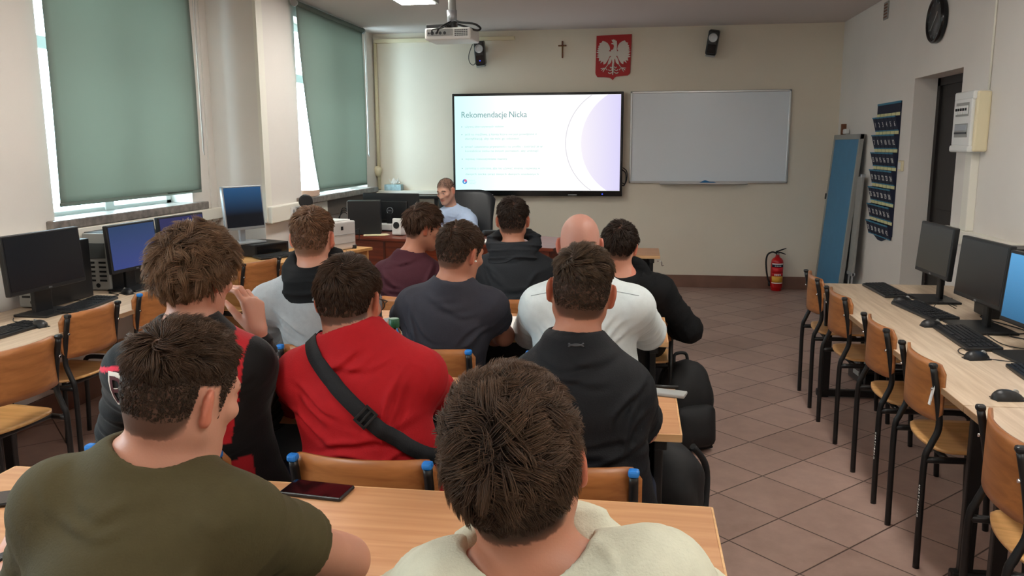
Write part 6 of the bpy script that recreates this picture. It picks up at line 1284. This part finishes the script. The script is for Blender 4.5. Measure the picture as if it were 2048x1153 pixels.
# glasses of the person in red
b = MB(); g_ = lambda x, y, z: Vector(hd.wld((x, y, z))) - Vector(k['base'])
for s in (-1, 1):
    b.tube([g_(s * 0.034 + 0.024 * math.cos(a), 0.112 - 0.1 * (0.024 * math.cos(a) * s) * (1 if s > 0 else 1), -0.002 + 0.018 * math.sin(a)) for a in np.linspace(0, 2 * math.pi, 21)[:-1]], 0.0016, 6, None, False, True); b.tube([g_(s * 0.060, 0.108, 0.004), g_(s * 0.080, 0.075, 0.008), g_(s * 0.083, 0.0, 0.010), g_(s * 0.082, -0.02, 0.0)], 0.0017, 6)
b.tube([g_(-0.01, 0.115, 0.002), g_(0.0, 0.118, 0.005), g_(0.01, 0.115, 0.002)], 0.0016, 6); b.build('glasses', 'black_metal', root)
# letter on the jacket sleeve
def decal_text(rt, part, txt, x, y, size, m, name, off=0.0025, wide=1.0, tilt=0.0, outline=None, h_=None):
    root, hd, k = rt; tr = bvh_of(root, part); p, n = hit(tr, x, y)
    if p is None: return None
    up = Vector((0, 0, 1)); up = (up - n * up.dot(n)).normalized(); xx = up.cross(n).normalized(); b = MB()
    b.text(txt, size, Matrix.Diagonal((wide, 1, 1, 1)) @ Euler((0, 0, tilt)).to_matrix().to_4x4(), None, 0.0, 'CENTER')
    bmesh.ops.subdivide_edges(b.bm, edges=[e for e in b.bm.edges if e.calc_length() > 0.012], cuts=3, use_grid_fill=True)
    ys = [v.co.y for v in b.bm.verts]; cy = (max(ys) + min(ys)) / 2
    for v in b.bm.verts:
        q = p + xx * v.co.x + up * (v.co.y - cy) + n * 0.03; h = tr.ray_cast(q + n * 0.05, -n); q2, n2 = (h[0], h[1]) if h[0] is not None else tr.find_nearest(q)[:2]; v.co = q2 + n2 * off - Vector(k['base'])
    return b.build(name, m, root)
decal_text(j_, 'jacket', 'B', 236, 782, 0.150, 'eagle_white', 'sleeve_letter', 0.002, 0.92)
decal_text(j_, 'jacket', 'B', 236, 782, 0.118, mat('letter_red', rgb(70, 20, 26), 0.8), 'sleeve_letter_inlay', 0.004, 0.86)
# emblem below the collar of the black t-shirt: two crossing arcs
root, hd, k = u_; tr = bvh_of(root, 't_shirt'); b = MB(); ok_ = True
for sgn in (1, -1):
    pts_ = []
    for q in np.linspace(-1.1, 1.1, 13):
        p, n = hit(tr, 1152 + 17 * math.sin(q), 691 + sgn * (9 * math.cos(q) - 7.5))
        if p is not None: pts_.append(p + n * 0.001 - Vector(k['base']))
    if len(pts_) > 3: b.tube(pts_, 0.0026, 6)
b.build('chest_emblem', mat('emblem_grey', rgb(58, 60, 64), 0.5), root)
# seam across the back of the white sweater
root, hd, k = H_; tr = bvh_of(root, 'sweater'); pts_ = []
for q in np.linspace(0, 1, 24):
    p, n = hit(tr, 1062 + 216 * q, 592 - 14 * math.sin(math.pi * q))
    if p is not None: pts_.append(p + n * 0.0005 - Vector(k['base']))
b = MB(); b.tube(pts_, 0.0018, 6); b.build('yoke_seam', mat('seam_grey', rgb(170, 180, 182), 0.8), root)
# watch of the person in olive, ear stud of the person in dark grey
root, hd, k = o_; S_, E_, W_ = [Vector(q) for q in k['arms']['L']]; d = (W_ - E_).normalized(); c = E_ + (W_ - E_) * 0.86 - Vector(k['base']); x = d.orthogonal().normalized(); y = d.cross(x); b = MB()
ring = [c + (x * math.cos(a) + y * math.sin(a)) * 0.0325 for a in np.linspace(0, 2 * math.pi, 25)[:-1]]
for off in (-0.008, 0, 0.008): b.tube([q + d * off for q in ring], 0.0055, 6, None, False, True)
b.build('wristwatch', 'black_plastic', root)
root, hd, k = G_; b = MB(); b.lathe([(0.0001, -0.004), (0.005, -0.002), (0.005, 0.003), (0.0001, 0.005)], 10, None, Vector(hd.wld((0.092, 0.002, -0.022))) - Vector(k['base'])); b.build('earbud', 'white_plastic', root)
# shirt collar of the teacher
root, hd, k = L_; b = MB(); N_, f_v, r_v, u_v = [Vector(k[q]) for q in ('N', 'f', 'r', 'u')]
for s in (-1, 1):
    c = N_ - Vector(k['base']) + u_v * 0.025; b.face([c + r_v * s * 0.07 - f_v * 0.0 + u_v * 0.03, c + r_v * s * 0.012 + f_v * 0.085 + u_v * 0.0, c + r_v * s * 0.05 + f_v * 0.105 - u_v * 0.05, c + r_v * s * 0.098 + f_v * 0.03 - u_v * 0.015])
r = bmesh.ops.solidify(b.bm, geom=b.bm.faces[:], thickness=0.005); b.build('collar', 'shirt_blue', root)
# sneaker on the floor beyond the second desk
t = thing('sneaker', 'red, white and blue sneaker on the floor under the desks at left', 'sneaker', (-1.80, 4.05, 0), math.radians(25)); S = Vol((-0.1, -0.2, -0.01), (0.1, 0.22, 0.16), 0.005)
S.add(f_ell((0, -0.05, 0.07), (0.04, 0.06, 0.07)), 0); S.add(f_ell((0, 0.06, 0.045), (0.045, 0.115, 0.04)), 0.04); S.add(f_cap((0, -0.07, 0.02), (0, 0.12, 0.02), 0.036, 0.04), 0.01); S.d = np.maximum(S.d, (0.003 - S.xyz((slice(None),) * 3)[2]).astype(np.float32) + 0 * S.d)
def snk(Q):
    c = np.tile(np.array(rgb(186, 30, 40)[:3]), (len(Q), 1)); c[Q[:, 2] < 0.022] = np.array(rgb(235, 235, 235)[:3]); c[(Q[:, 1] > 0.0) & (Q[:, 1] < 0.07) & (Q[:, 2] > 0.03)] = np.array(rgb(232, 232, 236)[:3]); c[(Q[:, 1] < -0.05) & (Q[:, 2] > 0.03)] = np.array(rgb(40, 70, 130)[:3]); return c
S.mesh('upper', 'jacket', t, (0, 0, 0), snk)
